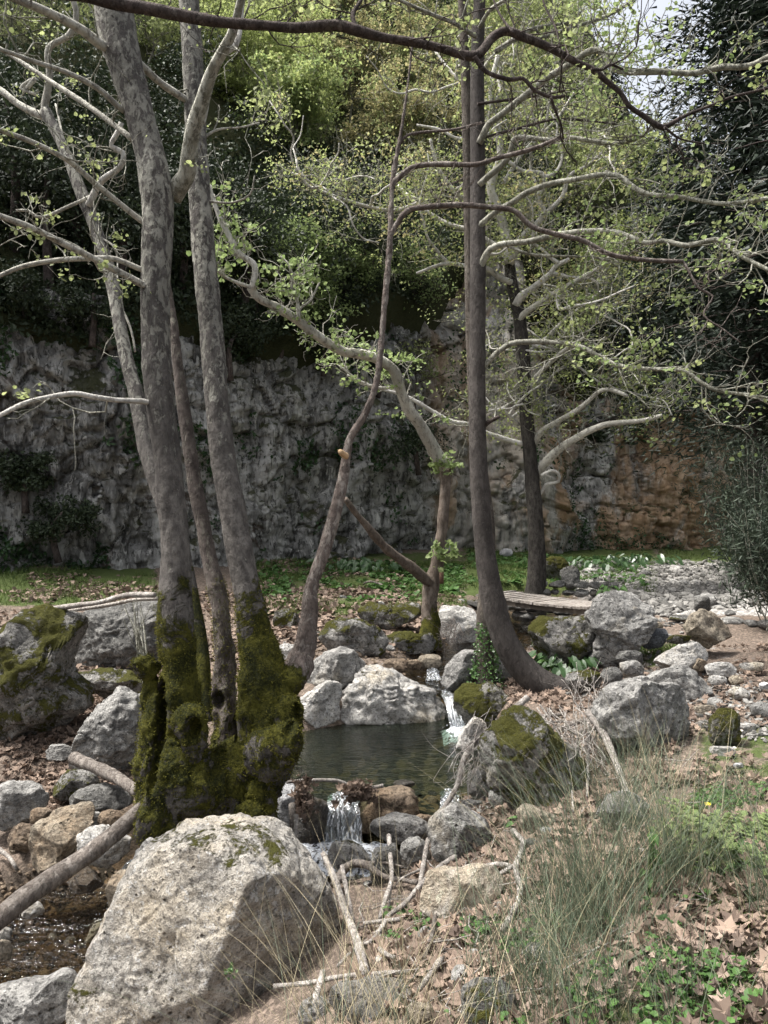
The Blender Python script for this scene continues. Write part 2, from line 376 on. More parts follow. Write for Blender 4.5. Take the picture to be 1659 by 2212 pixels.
M['leaf_ole'] = leaf_mat('leaf_grey_green', (.016, .026, .016), (.05, .068, .042), .15)
M['leaf_herb'] = leaf_mat('leaf_herb_green', (.035, .085, .02), (.10, .19, .05), .3)
M['leaf_dark'] = leaf_mat('leaf_dark_herb', (.02, .05, .018), (.055, .11, .035), .25, .4, .5)
M['leaf_ivy'] = leaf_mat('leaf_ivy', (.03, .075, .018), (.09, .17, .045), .25, .4, .5)
M['dry_leaf_single'] = leaf_mat('leaf_dry_single', (.06, .045, .036), (.36, .28, .225), .12, .8, .2, 14., True)
M['dry_leaf'] = leaf_mat('leaf_dry', (.065, .047, .038), (.32, .24, .185), .12, .8, .2, 4.)
M['moss_tuft'] = leaf_mat('moss_tuft', (.03, .034, .007), (.17, .16, .03), .3, .9, .1, 5.)
M['sedge'] = leaf_mat('sedge_blade', (.045, .066, .040), (.15, .178, .115), .2, .6, .3, 3.)
M['straw'] = leaf_mat('sedge_straw', (.26, .22, .13), (.48, .42, .28), .2, .7, .3, 3.)
M['grass'] = leaf_mat('short_grass', (.035, .065, .015), (.13, .17, .05), .3, .7, .2, 2.)
def simple(name, col, rough=.8, var=.3, sc=20):
    n = N(name); c = n.mix(n.noise(sc, 5, .7), tuple(x * (1 - var) for x in col), tuple(min(1, x * (1 + var)) for x in col))
    return n.done(n.bsdf(c, rough, n.bump(n.noise(sc * 3, 4, .7), .4, .01), .3))
M['plank'] = bark_mat('weathered_plank', (.20, .175, .15), (.37, .335, .295), (.48, .44, .40), .25, fleck=.4)
M['beam'] = simple('dark_beam', (.075, .062, .05)); M['yellow'] = simple('flower_yellow', (.75, .60, .03), .6, .1)
M['petal'] = simple('flower_white', (.75, .75, .72), .6, .1); M['board'] = simple('brown_board', (.12, .07, .045)); M['cut'] = simple('broken_wood', (.48, .33, .19))
def water_mat(name, tint, rough=.03, bs=.35, sc=9, turb=.0):
    n = N(name)
    st = n._vm((.7, 1.5, 1))
    h = n.math('ADD', n.noise(sc, 3, .55, st, .5), n.math('MULTIPLY', n.noise(sc * 3.2, 2, .5, st), .35))
    b = n.bump(h, bs, .03)
    tr = n.t.nodes.new('ShaderNodeBsdfTransparent'); tr.inputs[0].default_value = (*tint, 1)
    gl = n.t.nodes.new('ShaderNodeBsdfGlossy'); gl.inputs['Roughness'].default_value = rough; gl.inputs[0].default_value = (1, 1, 1, 1); n.t.links.new(b, gl.inputs['Normal'])
    fr = n.t.nodes.new('ShaderNodeFresnel'); fr.inputs[0].default_value = 1.33; n.t.links.new(b, fr.inputs[1])
    df = n.t.nodes.new('ShaderNodeBsdfDiffuse'); df.inputs[0].default_value = (.06, .075, .055, 1); m0 = n.t.nodes.new('ShaderNodeMixShader'); m0.inputs[0].default_value = turb; n.t.links.new(tr.outputs[0], m0.inputs[1]); n.t.links.new(df.outputs[0], m0.inputs[2])
    m = n.t.nodes.new('ShaderNodeMixShader'); n.t.links.new(fr.outputs[0], m.inputs[0]); n.t.links.new(m0.outputs[0], m.inputs[1]); n.t.links.new(gl.outputs[0], m.inputs[2])
    return n.done(m.outputs[0])
M['pool'] = water_mat('pool_water', (.42, .50, .43), .03, .45, 8, .06); M['stream'] = water_mat('stream_water', (.45, .42, .34), .04, .7, 14)
def foam_mat():
    n = N('white_water')
    c = n.mix(n.noise(40, 4, .7), (.42, .46, .5), (.85, .88, .92))
    d = n.bsdf(c, .25, n.bump(n.noise(50, 4, .7), .8, .02), .5)
    tr = n.t.nodes.new('ShaderNodeBsdfTransparent'); m = n.t.nodes.new('ShaderNodeMixShader')
    n.t.links.new(n.ramp(n.noise(30, 4, .7, n._vm((1, 1, .25))), .34, .56), m.inputs[0]); n.t.links.new(tr.outputs[0], m.inputs[1]); n.t.links.new(d, m.inputs[2])
    return n.done(m.outputs[0])
M['foam'] = foam_mat()
def fall_mat():
    n = N('falling_water'); st = n._vm((1, 1, .10)); f = n.noise(42, 5, .65, st, .4); g_ = n.noise(14, 3, .6, n._vm((1, 1, .5)))
    d = n.bsdf(n.mix(n.ramp(f, .4, .7), (.50, .55, .60), (.90, .92, .95)), .2, n.bump(f, .8, .02), .5); tr = n.t.nodes.new('ShaderNodeBsdfTransparent'); tr.inputs[0].default_value = (.75, .78, .78, 1); m = n.t.nodes.new('ShaderNodeMixShader')
    gl = n.t.nodes.new('ShaderNodeBsdfGlossy'); gl.inputs['Roughness'].default_value = .08; n.t.links.new(n.bump(f, .7, .02), gl.inputs['Normal']); m2 = n.t.nodes.new('ShaderNodeMixShader'); m2.inputs[0].default_value = .18; n.t.links.new(tr.outputs[0], m2.inputs[1]); n.t.links.new(gl.outputs[0], m2.inputs[2])
    n.t.links.new(n.ramp(n.math('ADD', f, n.math('MULTIPLY', n.math('SUBTRACT', g_, .5), .5)), .50, .68, .03, .85), m.inputs[0]); n.t.links.new(m2.outputs[0], m.inputs[1]); n.t.links.new(d, m.inputs[2]); return n.done(m.outputs[0])
M['fall'] = fall_mat()

# ------------------------------------------------------------------ terrain
ctrl = []
for px, py, Y in [(1500, 2212, 2.4), (1500, 2000, 3.1), (1500, 1800, 4.0), (1550, 1650, 5.3), (1550, 1500, 7.2), (1550, 1400, 9.3), (1550, 1320, 12.5), (1500, 1260, 17), (1500, 1215, 24), (1640, 2212, 2.35), (1640, 1800, 3.95), (1640, 1500, 7.1),
                  (1200, 2212, 2.6), (1200, 2000, 3.45), (1250, 1850, 4.3), (1200, 1780, 4.8), (1350, 1700, 5.2), (1050, 2212, 2.8), (1050, 2000, 3.75), (1050, 1850, 4.8), (1050, 1780, 5.5),
                  (900, 2200, 3.0), (900, 2000, 4.0), (900, 1900, 4.8), (880, 1850, 5.4), (780, 2200, 3.2), (770, 2050, 4.0), (770, 1930, 4.9),
                  (1250, 1560, 6.9), (1200, 1480, 8.6), (1300, 1440, 8.9), (1100, 1500, 8.4), (1060, 1480, 8.8), (1380, 1400, 9.6), (1300, 1340, 12.0), (1180, 1380, 11.5),
                  (50, 1640, 7.5), (130, 1560, 8.0), (50, 1720, 7.0), (40, 1800, 6.4), (250, 1650, 7.0), (200, 1540, 9.0), (100, 1300, 12.5), (250, 1290, 12.8), (100, 1242, 14.5), (300, 1240, 15.5),
                  (640, 1400, 10.2), (640, 1310, 13.2), (750, 1300, 13.5), (850, 1300, 13.8), (640, 1220, 18), (800, 1212, 19.5), (900, 1260, 16.0), (760, 1380, 11.0), (860, 1380, 11.2), (930, 1365, 11.6),
                  (1000, 1215, 20), (1090, 1195, 23), (1000, 1280, 15.0), (1250, 1200, 24), (1350, 1240, 19), (1250, 1260, 16.5), (1400, 1280, 15), (1650, 1215, 25), (1650, 1330, 12),
                  (420, 1500, 9.0), (350, 1400, 10.8), (480, 1400, 10.5), (560, 1480, 9.0), (480, 1330, 12.5)]:
    ctrl.append(P(px, py, Y))
ctrl += [np.array(a) for a in [(-6, 5, -.8), (-6, 9, -.2), (-8, 13, .4), (-3.6, 3, -1.0), (-1.2, 1.5, -.4), (0, .5, -.1), (1.5, .5, 0), (5, 1, .05), (6, 5, .1), (8, 12, .2), (10, 20, .4), (14, 28, .6), (-10, 16, .6), (-4, 6.5, -.95), (-1.6, 5.4, -.72), (-1.0, 5.3, -.75), (-1.4, 4.3, -1.15), (-.7, 4.0, -.95), (-2.1, 3.4, -1.2), (-.3, 2.6, -.5), (-1.3, 2.6, -.8), (9, 3, .3), (-10, 4, 0), (0, 30, 1.5), (-14, 24, 1), (20, 30, 1), (-12, -4, 0), (12, -4, .2), (0, -4, 0), (-1.8, 6.9, -.95)]]
ctrl = np.array(ctrl)
def _phi(r): return np.sqrt(r * r + .25)
def _fit(c):
    n = len(c); d = np.linalg.norm(c[:, None, :2] - c[None, :, :2], axis=2)
    A = np.zeros((n + 3, n + 3)); A[:n, :n] = _phi(d) - np.eye(n) * .08; A[:n, n] = 1; A[:n, n + 1:] = c[:, :2]; A[n, :n] = 1; A[n + 1:, :n] = c[:, :2].T
    return np.linalg.solve(A, np.concatenate([c[:, 2], [0, 0, 0]]))
_w = _fit(ctrl)
STREAM = np.array([(3.2, 15.5, -.50, .7), (2.4, 13.2, -.55, .7), (1.55, 11.5, -.58, .6), (.95, 10.2, -.60, .55), (.78, 9.3, -.62, .45), (.70, 8.7, -.95, .45), (.30, 8.0, -1.2, .8), (-.05, 7.3, -1.2, .95), (-.15, 6.7, -.95, .75), (-.28, 6.15, -1.25, .6), (-.35, 5.85, -1.28, .55), (-.8, 6.0, -1.3, .5), (-1.3, 6.35, -1.35, .4), (-1.9, 6.0, -1.4, .45), (-2.25, 5.3, -1.5, .6), (-2.55, 4.5, -1.55, .75), (-2.9, 3.5, -1.6, .8), (-3.6, 2., -1.7, .8)])
_S = resample(np.column_stack([STREAM[:, 0], STREAM[:, 1], STREAM[:, 2], STREAM[:, 3]]), .12)
def ground(x, y, detail=True):
    x = np.atleast_1d(np.asarray(x, float)); y = np.atleast_1d(np.asarray(y, float)); z = np.zeros(len(x)); n = len(ctrl); wet = np.zeros(len(x))
    for a in range(0, len(x), 20000):
        b = slice(a, a + 20000); p = np.column_stack([x[b], y[b]])
        d = np.linalg.norm(p[:, None] - ctrl[None, :, :2], axis=2)
        zz = _phi(d) @ _w[:n] + _w[n] + p @ _w[n + 1:]
        ds = np.linalg.norm(p[:, None] - _S[None, :, :2], axis=2); k = ds.argmin(1); dm = ds[np.arange(len(k)), k]
        t = np.clip((dm - _S[k, 3] * .75) / (_S[k, 3] * .9), 0, 1); t = t * t * (3 - 2 * t)
        bed = np.minimum(_S[k, 2], zz)
        z[b] = bed * (1 - t) + zz * t; wet[b] = 1 - np.clip((dm - _S[k, 3] * .9) / .35, 0, 1)
    if detail:
        q = np.column_stack([x, y, np.zeros(len(x))])
        z = z + .10 * fbm(q * .9, 4, 3) + .035 * fbm(q * 5, 3, 8) + .012 * vnoise(q * 22, 4)
    return (z, wet) if detail == 'wet' else z
def inpoly(x, y, poly):
    poly = np.asarray(poly, float); r = np.zeros(len(x), bool); j = len(poly) - 1
    for i in range(len(poly)):
        xi, yi = poly[i]; xj, yj = poly[j]
        c = ((yi > y) != (yj > y)) & (x < (xj - xi) * (y - yi) / (yj - yi + 1e-12) + xi); r ^= c; j = i
    return r
def soft(px, py, boxes):
    r = np.zeros(len(px))
    for (a, b, c, d, s) in boxes:
        u = np.clip(np.minimum(px - a, b - px) / 40 + .5, 0, 1) * np.clip(np.minimum(py - c, d - py) / 14 + .5, 0, 1); r = np.maximum(r, u * s)
    return r
GRASS_B = [(520, 1010, 1190, 1335, .62), (1000, 1420, 1150, 1290, .8), (-500, 340, 1225, 1310, .75), (1420, 1760, 1130, 1225, .7), (1500, 2300, 1560, 1720, .55), (1450, 2400, 1700, 2900, .42), (1330, 1500, 1400, 1445, .5), (1000, 1450, 1850, 2900, .4)]
GRAVEL_B = [(1240, 1760, 1216, 1330, .9), (1130, 1500, 1330, 1500, .35), (1380, 1660, 1380, 1540, .35)]
def proj(x, y, z): return CX + x / np.maximum(y, .3) * F_PX, CY - (z - CAM_Z) / np.maximum(y, .3) * F_PX
NR, NC = 360, 264
yy = np.concatenate([np.linspace(-3, 1.5, 30)[:-1], 1.5 * (34 / 1.5) ** (np.linspace(0, 1, NR - 29))]); uu = np.linspace(-1, 1, NC); uu = .62 * uu + .38 * uu ** 3
X = uu[None, :] * (2.5 + 1.0 * np.abs(yy[:, None]))
X = X.ravel(); Yv = np.repeat(yy, NC)
Z, wet = ground(X, Yv, 'wet')
ppx, ppy = proj(X, Yv, Z)
gi = (np.arange(NR - 1)[:, None] * NC + np.arange(NC - 1)[None, :]).ravel()
GQ = np.stack([gi, gi + 1, gi + NC + 1, gi + NC], 1)
vis = Yv > 1.2
g = link('ground', mesh_np('ground', np.column_stack([X, Yv, Z]), GQ, True, {'grass': soft(ppx, ppy, GRASS_B) * vis, 'gravel': soft(ppx, ppy, GRAVEL_B) * vis, 'wet': wet}), M['ground']); tag(g, kind='structure')

# ------------------------------------------------------------------ cliff and hillside
PLAN = np.array([(-900, 12.0, 6.2, .3), (-400, 13.0, 6.0, .4), (0, 14.6, 5.8, .35), (300, 15.8, 5.6, .35), (560, 18.2, 6.0, .35), (800, 20.2, 7.5, .35), (930, 22.2, 9.0, .4), (1000, 23.2, 10.5, .45), (1120, 23.4, 11, .45), (1195, 23.6, 10, .45), (1230, 26.0, 7.0, .4), (1350, 26.6, 6.5, .4), (1600, 27.4, 6.0, .5), (1900, 28, 6.0, .5), (2500, 28, 6, .5)])
s0 = np.linspace(0, 1, 520); kk = np.interp(s0, [0, .12, .9, 1], [-900, -50, 1700, 2500])
pY = np.interp(kk, PLAN[:, 0], PLAN[:, 1]); pH = np.interp(kk, PLAN[:, 0], PLAN[:, 2]); pB = np.interp(kk, PLAN[:, 0], PLAN[:, 3])
ker = np.ones(9) / 9
pYs = np.convolve(np.pad(pY, 4, 'edge'), ker, 'valid'); pXs = (kk - CX) * pYs / F_PX
tx = np.gradient(pXs); ty = np.gradient(pYs); L_ = np.hypot(tx, ty); nx, ny = ty / L_, -tx / L_          # pointing to the stream
hh = np.linspace(0, 1, 250)
Zc = (pB - 1.0)[:, None] + hh[None, :] * (pH + 1.0)[:, None]
lean = .16 * np.maximum(Zc - 1.2, 0) + .05 * np.maximum(Zc - 3.5, 0) ** 1.3
q = np.stack([np.repeat(pXs, 250), np.repeat(pYs, 250), Zc.ravel()], 1)
d1, d2, cvv = worley(q * np.array([1.0, 1.0, .85]) + .8 * np.stack([fbm(q * .9, 3, 60), fbm(q * .9, 3, 61), fbm(q * .9, 3, 62)], 1), 5)
e1, e2, ev = worley(q * np.array([3.2, 3.2, 2.7]) + .9 * np.stack([fbm(q * 2, 2, 70), fbm(q * 2, 2, 71), fbm(q * 2, 2, 72)], 1), 15)
disp = .95 * fbm(q * np.array([.33, .33, .22]), 3, 31) + .38 * (cvv - .5) - .12 * np.clip(1 - (d2 - d1) * 6, 0, 1) + .06 * (ev - .5) - .05 * np.clip(1 - (e2 - e1) * 6, 0, 1) + .24 * ridged(q * np.array([1.2, 1.2, .4]), 4, 33) + .10 * ridged(q * np.array([4.2, 4.2, 1.6]), 3, 36) + .06 * fbm(q * np.array([9, 9, 5]), 3, 35)
disp = disp.reshape(520, 250) - lean
Vc = np.stack([pXs[:, None] + nx[:, None] * disp, pYs[:, None] + ny[:, None] * disp, Zc], -1).reshape(-1, 3)
ci = (np.arange(519)[:, None] * 250 + np.arange(249)[None, :]).ravel(); CQ = np.stack([ci, ci + 250, ci + 251, ci + 1], 1)
cl = link('cliff', mesh_np('cliff', Vc, CQ), M['cliff']); tag(cl, kind='structure')
CLV = Vc.reshape(520, 250, 3)
def cliff_pt(px, fr):
    i = int(np.clip(np.interp(px, kk, np.arange(520)), 0, 519)); return CLV[i, int(np.clip(fr, 0, 1) * 249)], np.array([nx[i], ny[i], 0])
SLOPE = np.array([(-900, 1.2), (0, 1.25), (600, 1.2), (1000, 1.15), (1250, 1.0), (1380, .74), (1500, .60), (2500, .6)])
def hill(px, t):
    px = np.asarray(px, float); Yb = np.interp(px, kk, pYs); H = np.interp(px, kk, pH) + np.interp(px, kk, pB); ln = .16 * (H - 1.2) + .05 * np.maximum(H - 3.5, 0) ** 1.3
    Y = Yb + ln - .8 + t; z = H - 1.0 + t * np.interp(px, SLOPE[:, 0], SLOPE[:, 1]); x = (px - CX) * Y / F_PX
    qq = np.column_stack([x, Y, z]) if x.ndim else np.array([[x, Y, z]])
    return np.column_stack([x, Y, z + 1.3 * fbm(qq * .25, 4, 77)])
hp = np.linspace(-900, 2500, 220); ht = np.linspace(0, 1, 120) ** 1.4 * 36
HV = hill(np.repeat(hp, 120), np.tile(ht, 220)); HV[::120, 2] -= 4; HV[::120, 1] += 3.5; hi_ = (np.arange(219)[:, None] * 120 + np.arange(119)[None, :]).ravel()
hl = link('hillside', mesh_np('hillside', HV, np.stack([hi_, hi_ + 120, hi_ + 121, hi_ + 1], 1)), M['hill']); tag(hl, kind='structure')
print('terrain', round(time.time() - T0, 1))

def hit(px, py, Y0=1.6, Y1=27.):
    """distance at which the bearing (px, py) meets the ground"""
    Ys = np.exp(np.linspace(math.log(Y0), math.log(Y1), 260)); z_ = CAM_Z - (py - CY) * Ys / F_PX; g_ = ground((px - CX) * Ys / F_PX, Ys, False); k = np.where(z_ <= g_)[0]
    return float(Ys[k[0]]) if len(k) else Y1
# ------------------------------------------------------------------ rocks
ICO = {}
def ico(k):
    if k not in ICO:
        bm = bmesh.new(); bmesh.ops.create_icosphere(bm, subdivisions=k, radius=1); bm.verts.ensure_lookup_table()
        ICO[k] = (np.array([v.co[:] for v in bm.verts]), np.array([[v.index for v in f.verts] for f in bm.faces])); bm.free()
    return ICO[k]
_rk = [100]
def rock_mesh(poly, Y, depth=.8, amp=1.0, chop=8, seed=1, level=None, lat=.72):
    """a closed boulder: outline measured as bearings, with real distance, size and thickness"""
    rng = np.random.default_rng(seed)
    poly = np.asarray(poly, float); c = (poly.min(0) + poly.max(0)) / 2
    dense = np.concatenate([poly[i] + (poly[(i + 1) % len(poly)] - poly[i]) * np.linspace(0, 1, 24, endpoint=False)[:, None] for i in range(len(poly))])
    rel = (dense - c) * np.array([1, -1]); th = np.arctan2(rel[:, 1], rel[:, 0]); rd = np.hypot(rel[:, 0], rel[:, 1])
    bins = np.linspace(-math.pi, math.pi, 97); rb = np.zeros(96); ix = np.clip(np.digitize(th, bins) - 1, 0, 95)
    for i, r_ in zip(ix, rd): rb[i] = max(rb[i], r_)
    good = rb > 0; cen = (bins[:-1] + bins[1:]) / 2; rb = np.interp(cen, cen[good], rb[good], period=2 * math.pi)
    rb = (np.roll(rb, 1) + rb * 2 + np.roll(rb, -1)) / 4
    size = np.mean(poly.max(0) - poly.min(0))
    if level is None: level = 7 if size > 400 else 6 if size > 150 else 5 if size > 45 else 4 if size > 20 else 3
    D_, Fc = ico(level)
    q = rng.normal(size=3); q /= np.linalg.norm(q)
    dx, dy, dz = D_.T
    th = np.arctan2(dz, dx); Rr = np.interp(th, cen, rb, period=2 * math.pi) * Y / F_PX
    ll = np.sqrt(np.maximum(1 - dy * dy, 0)) ** lat
    S = size * Y / F_PX
    V = np.column_stack([Rr * np.cos(th) * ll, np.sign(dy) * np.abs(dy) ** .85 * S * .5 * depth, Rr * np.sin(th) * ll])
    for k in range(chop):
        n_ = rng.normal(size=3); n_[1] = -abs(n_[1]) * 1.5 - .5; n_[0] *= .9; n_[2] *= .9; n_ /= np.linalg.norm(n_)
        pr = V @ n_; d_ = pr.max() * rng.uniform(.60, .86); V = V - np.maximum(pr - d_, 0)[:, None] * n_[None] * .95
    ctr = P(c[0], c[1], Y); W = V + ctr
    nr = V / (np.linalg.norm(V, axis=1)[:, None] + 1e-9)
    dd = .055 * fbm(W * (2.2 / S), 3, seed) + .04 * ridged(W * (4.5 / S), 3, seed + 5)
    V = V + nr * (dd * S * amp)[:, None]
    if level >= 4:
        fr = 14.0; w1 = fbm(W * 8, 4, seed + 9); V = V + nr * ((.028 * w1 - .020 * np.clip(vnoise(W * 17, seed + 2) - .25, 0, 1) * 2) * min(S, 1.0) * amp)[:, None]
    if level >= 5:
        a1, a2, av = worley(W * np.array([4.2, 4.2, 6.5]) + .6 * fbm(W * 3, 3, seed)[:, None], seed + 1); V = V + nr * ((-.022 * np.clip(1 - (a2 - a1) * 7, 0, 1) + .035 * (av - .5) - .03 * np.clip(vnoise(W * 10, seed + 6) - .3, 0, 1) * 2) * min(S, 1.) * amp)[:, None]
        V = V + nr * (.016 * fbm(W * 26, 4, seed + 4, .65) * min(S, 1.) * amp)[:, None]
    return V, Fc, ctr
NROCK = {}
def rock(label, mat, Y, pts, crop=None, name='boulder', group=None, **kw):
    _rk[0] += 1
    if len(pts) == 4 and not hasattr(pts[0], '__len__'):
        cx_, cy_, w_, h_ = pts; rng = np.random.default_rng(_rk[0]); a = np.linspace(0, 2 * math.pi, 11)[:-1] + rng.uniform(-.2, .2, 10)
        rr_ = rng.uniform(.84, 1.04, 10); pts = [(cx_ + w_ / 2 * r_ * np.sign(math.cos(t)) * abs(math.cos(t)) ** .8, cy_ - h_ / 2 * r_ * np.sign(math.sin(t)) * abs(math.sin(t)) ** .8) for t, r_ in zip(a, rr_)]
    poly = cv(pts, crop); c0 = (poly.min(0) + poly.max(0)) / 2; poly = c0 + (poly - c0) * kw.pop('shrink', 1.06)
    if kw.pop('auto', True):
        lo_, hi_b = poly.min(0), poly.max(0); sz_ = hi_b - lo_; py_b = hi_b[1] - .03 * sz_[1]; Yh = min(hit(c0[0], py_b), hit(c0[0] - sz_[0] * .2, py_b), hit(c0[0] + sz_[0] * .2, py_b)) + .22 * np.mean(sz_) * Y / F_PX
        Y = min(Y, max(Yh, Y * .72))
    V, Fc, ctr = rock_mesh(poly, Y, seed=_rk[0], **kw)
    o = link(name, mesh_np(name, V, Fc), M[mat]); o.location = tuple(ctr); tag(o, label, 'boulder' if name == 'boulder' else 'stone', group)
    return o
# the pool and its surroundings
rock('broad pale boulder at the far edge of the dark pool', 'pale', 8.9, [(555, 1000), (560, 880), (640, 780), (720, 730), (850, 745), (950, 790), (1050, 840), (1130, 870), (1200, 930), (1235, 1030), (1150, 1090), (900, 1110), (700, 1110), (590, 1080)], 'B', chop=3, shrink=1.08, lat=.6)
rock('small pale boulder beside the broad one, left end of pool edge', 'pale', 8.75, [(290, 1050), (285, 930), (340, 890), (400, 860), (490, 810), (545, 830), (555, 900), (545, 1040), (450, 1100), (350, 1100)], 'B')
rock('rounded grey boulder above the left end of the pool', 'grey', 9.5, [(325, 860), (330, 780), (370, 700), (450, 640), (560, 605), (650, 620), (720, 690), (715, 740), (640, 790), (570, 840), (480, 870), (400, 890)], 'B')
rock('dark lichen-stained boulder on the leafy slope above the pool', 'greymoss', 10.6, [(415, 520), (490, 430), (560, 390), (680, 410), (780, 450), (850, 520), (840, 600), (760, 630), (600, 640), (480, 580)], 'B')
rock('flat-topped grey boulder beside the bent tree roots', 'greymoss', 10.7, [(850, 530), (930, 490), (1060, 490), (1150, 490), (1200, 560), (1150, 610), (1000, 620), (880, 600)], 'B')
rock('low pale rock hump in dry leaves left of the bent tree', 'greymoss', 11.6, [(690, 340), (750, 290), (830, 310), (980, 310), (1060, 290), (1080, 360), (960, 430), (850, 450), (720, 390)], 'B')
rock('round grey boulder on the right side of the upper stream', 'grey', 9.0, [(1240, 800), (1260, 720), (1320, 640), (1400, 600), (1460, 620), (1480, 760), (1440, 860), (1330, 880), (1270, 850)], 'B')
rock('moss-capped boulder under the ivy-clad stem', 'moss', 8.3, [(1310, 1000), (1310, 890), (1370, 830), (1450, 820), (1560, 830), (1640, 900), (1640, 1000), (1480, 1090), (1380, 1090)], 'B')
rock('pale stone at the foot of the small cascade into the pool', 'pale', 7.7, [(1325, 1240), (1360, 1130), (1440, 1040), (1510, 1080), (1500, 1220), (1400, 1280)], 'B')
rock('angular grey boulder between the two stems of the curved tree', 'grey', 9.4, (1620, 730, 170, 170), 'B')
rock('large smooth pale slab below the stone abutment', 'pale', 12.2, [(1205, 400), (1230, 310), (1460, 330), (1480, 530), (1380, 580), (1270, 580), (1215, 500)], 'B', amp=.6)
rock('small tan stone lying in the upper stream', 'tan', 9.9, (1150, 668, 165, 85), 'B', 'stone')
rock('long brown stone on the left margin of the upper stream', 'brown', 9.7, (920, 700, 180, 100), 'B', 'stone')
rock('squat brown stone between the tan stone and long brown stone', 'brown', 9.8, (1045, 692, 110, 65), 'B', 'stone')
rock('bluish-white upright stone left of the front waterfall', 'white', 6.35, [(125, 180), (140, 100), (180, 70), (250, 110), (300, 180), (310, 300), (260, 430), (180, 380)], 'E', amp=.6)
rock('wet brown boulder right of the front waterfall', 'brown', 6.35, [(690, 200), (780, 140), (900, 120), (1010, 130), (1060, 190), (1075, 300), (1000, 350), (850, 380), (720, 380)], 'E', chop=2)
rock('dark wet boulder left of the front waterfall', 'wet', 6.2, [(290, 450), (300, 250), (370, 180), (470, 215), (495, 330), (470, 460), (380, 500)], 'E')
rock('dark wet rock step under the front waterfall', 'wet', 6.45, [(400, 330), (430, 235), (560, 225), (700, 230), (740, 330), (720, 480), (420, 480)], 'E', name='stone')
rock('grey boulder just downstream of the brown waterfall boulder', 'grey', 5.75, [(755, 390), (800, 340), (900, 300), (1000, 310), (1090, 340), (1140, 400), (1130, 460), (1000, 500), (880, 460), (780, 430)], 'E')
rock('grey boulder with a streak of moss above the tan slab', 'grey', 5.5, [(1145, 380), (1200, 290), (1290, 240), (1400, 230), (1480, 310), (1540, 400), (1530, 490), (1400, 580), (1200, 600), (1160, 520)], 'E')
rock('grey stone wedged below the moss-streaked boulder', 'grey', 5.35, (1050, 555, 190, 220), 'E', 'stone')
rock('pale stone standing in the foam below the waterfall', 'pale', 5.7, [(480, 570), (510, 480), (620, 470), (700, 500), (760, 580), (700, 640), (560, 640)], 'E', 'stone')
rock('dark grey upright stone behind the forked driftwood', 'dark', 5.25, (865, 640, 200, 300), 'E', 'stone')
rock('flat tan slab with white streaks on the leafy bank', 'slab', 4.85, [(1100, 900), (1110, 800), (1150, 690), (1250, 660), (1330, 665), (1450, 645), (1580, 660), (1620, 720), (1560, 840), (1450, 930), (1370, 970), (1200, 945)], 'E', amp=.5, chop=3, depth=.6)
rock('low pitted rock at the bottom edge behind dry grass stems', 'dark', 3.35, [(480, 1540), (520, 1440), (640, 1430), (760, 1400), (900, 1420), (1000, 1440), (990, 1560), (850, 1650), (600, 1700)], 'E')
rock('pale tan stone at the bottom edge among straw stems', 'tan', 3.0, (1090, 1625, 230, 190), 'E', 'stone')
rock('dark grey mossy stone at the bottom edge under the sedge', 'dark', 3.05, [(1370, 1700), (1380, 1480), (1450, 1400), (1600, 1400), (1680, 1470), (1720, 1700), (1500, 1760)], 'E')
rock('small grey stone leaning on the huge foreground boulder', 'grey', 3.35, (400, 1590, 230, 180), 'E', 'stone')
rock('huge pale pitted boulder in the left foreground', 'hero', 4.25, [(160, 2160), (180, 2080), (225, 1960), (265, 1905), (300, 1850), (370, 1800), (440, 1780), (540, 1780), (605, 1800), (645, 1840), (690, 1900), (725, 1940), (742, 2020), (738, 2090), (705, 2150), (660, 2240), (560, 2330), (350, 2350), (215, 2290)], None, amp=.5, chop=6, shrink=.97, auto=False, depth=.75, lat=.66)
rock('small tan stone tucked against the left side of huge boulder', 'tan', 5.0, [(226, 1975), (235, 1910), (255, 1882), (275, 1888), (292, 1912), (275, 1975)], None, 'stone', amp=.6)
# left bank
rock('huge moss-draped boulder at the left edge', 'greymoss', 8.7, [(-200, 800), (-60, 520), (0, 470), (150, 390), (280, 350), (420, 360), (560, 385), (540, 440), (420, 500), (440, 620), (470, 780), (560, 850), (560, 960), (400, 1060), (320, 1160), (250, 1230), (100, 1300), (-150, 1300)], 'A', depth=.7, shrink=1.0)
rock('dark mossy overhanging rock behind the left-edge boulder', 'dark', 10.3, [(440, 520), (560, 340), (700, 300), (830, 290), (1050, 280), (1080, 560), (1000, 700), (850, 740), (600, 760), (480, 720)], 'A', depth=.6)
rock('mossy ledge of rock left of the main trunk', 'greymoss', 8.9, [(460, 770), (600, 740), (830, 745), (930, 830), (880, 900), (700, 900), (560, 850)], 'A')
rock('pointed pale grey boulder left of the mossy trunk', 'grey', 7.2, [(490, 1340), (520, 1200), (600, 1080), (680, 930), (760, 860), (850, 900), (920, 930), (940, 1250), (880, 1400), (650, 1420)], 'A')
rock('small flat stone on the leafy slope of the left bank', 'grey', 7.3, (390, 1262, 190, 95), 'A', 'stone')
rock('rounded grey boulder at left edge above the log', 'grey', 6.3, [(-80, 250), (0, 110), (100, 85), (200, 110), (280, 170), (275, 240), (200, 345), (100, 380), (-60, 350)], 'D')
rock('long low dark-streaked boulder above the fallen log', 'dark', 6.0, [(425, 200), (540, 120), (640, 100), (780, 120), (840, 180), (855, 230), (720, 265), (560, 290), (450, 255)], 'D')
rock('greenish stone under the short log', 'greymoss', 6.6, (490, 100, 340, 200), 'D')
rock('pitted pinkish-grey boulder resting above the fallen log', 'tan', 5.65, [(180, 480), (230, 380), (330, 300), (460, 270), (540, 262), (585, 310), (575, 370), (510, 470), (450, 610), (330, 680), (230, 640), (185, 560)], 'D')
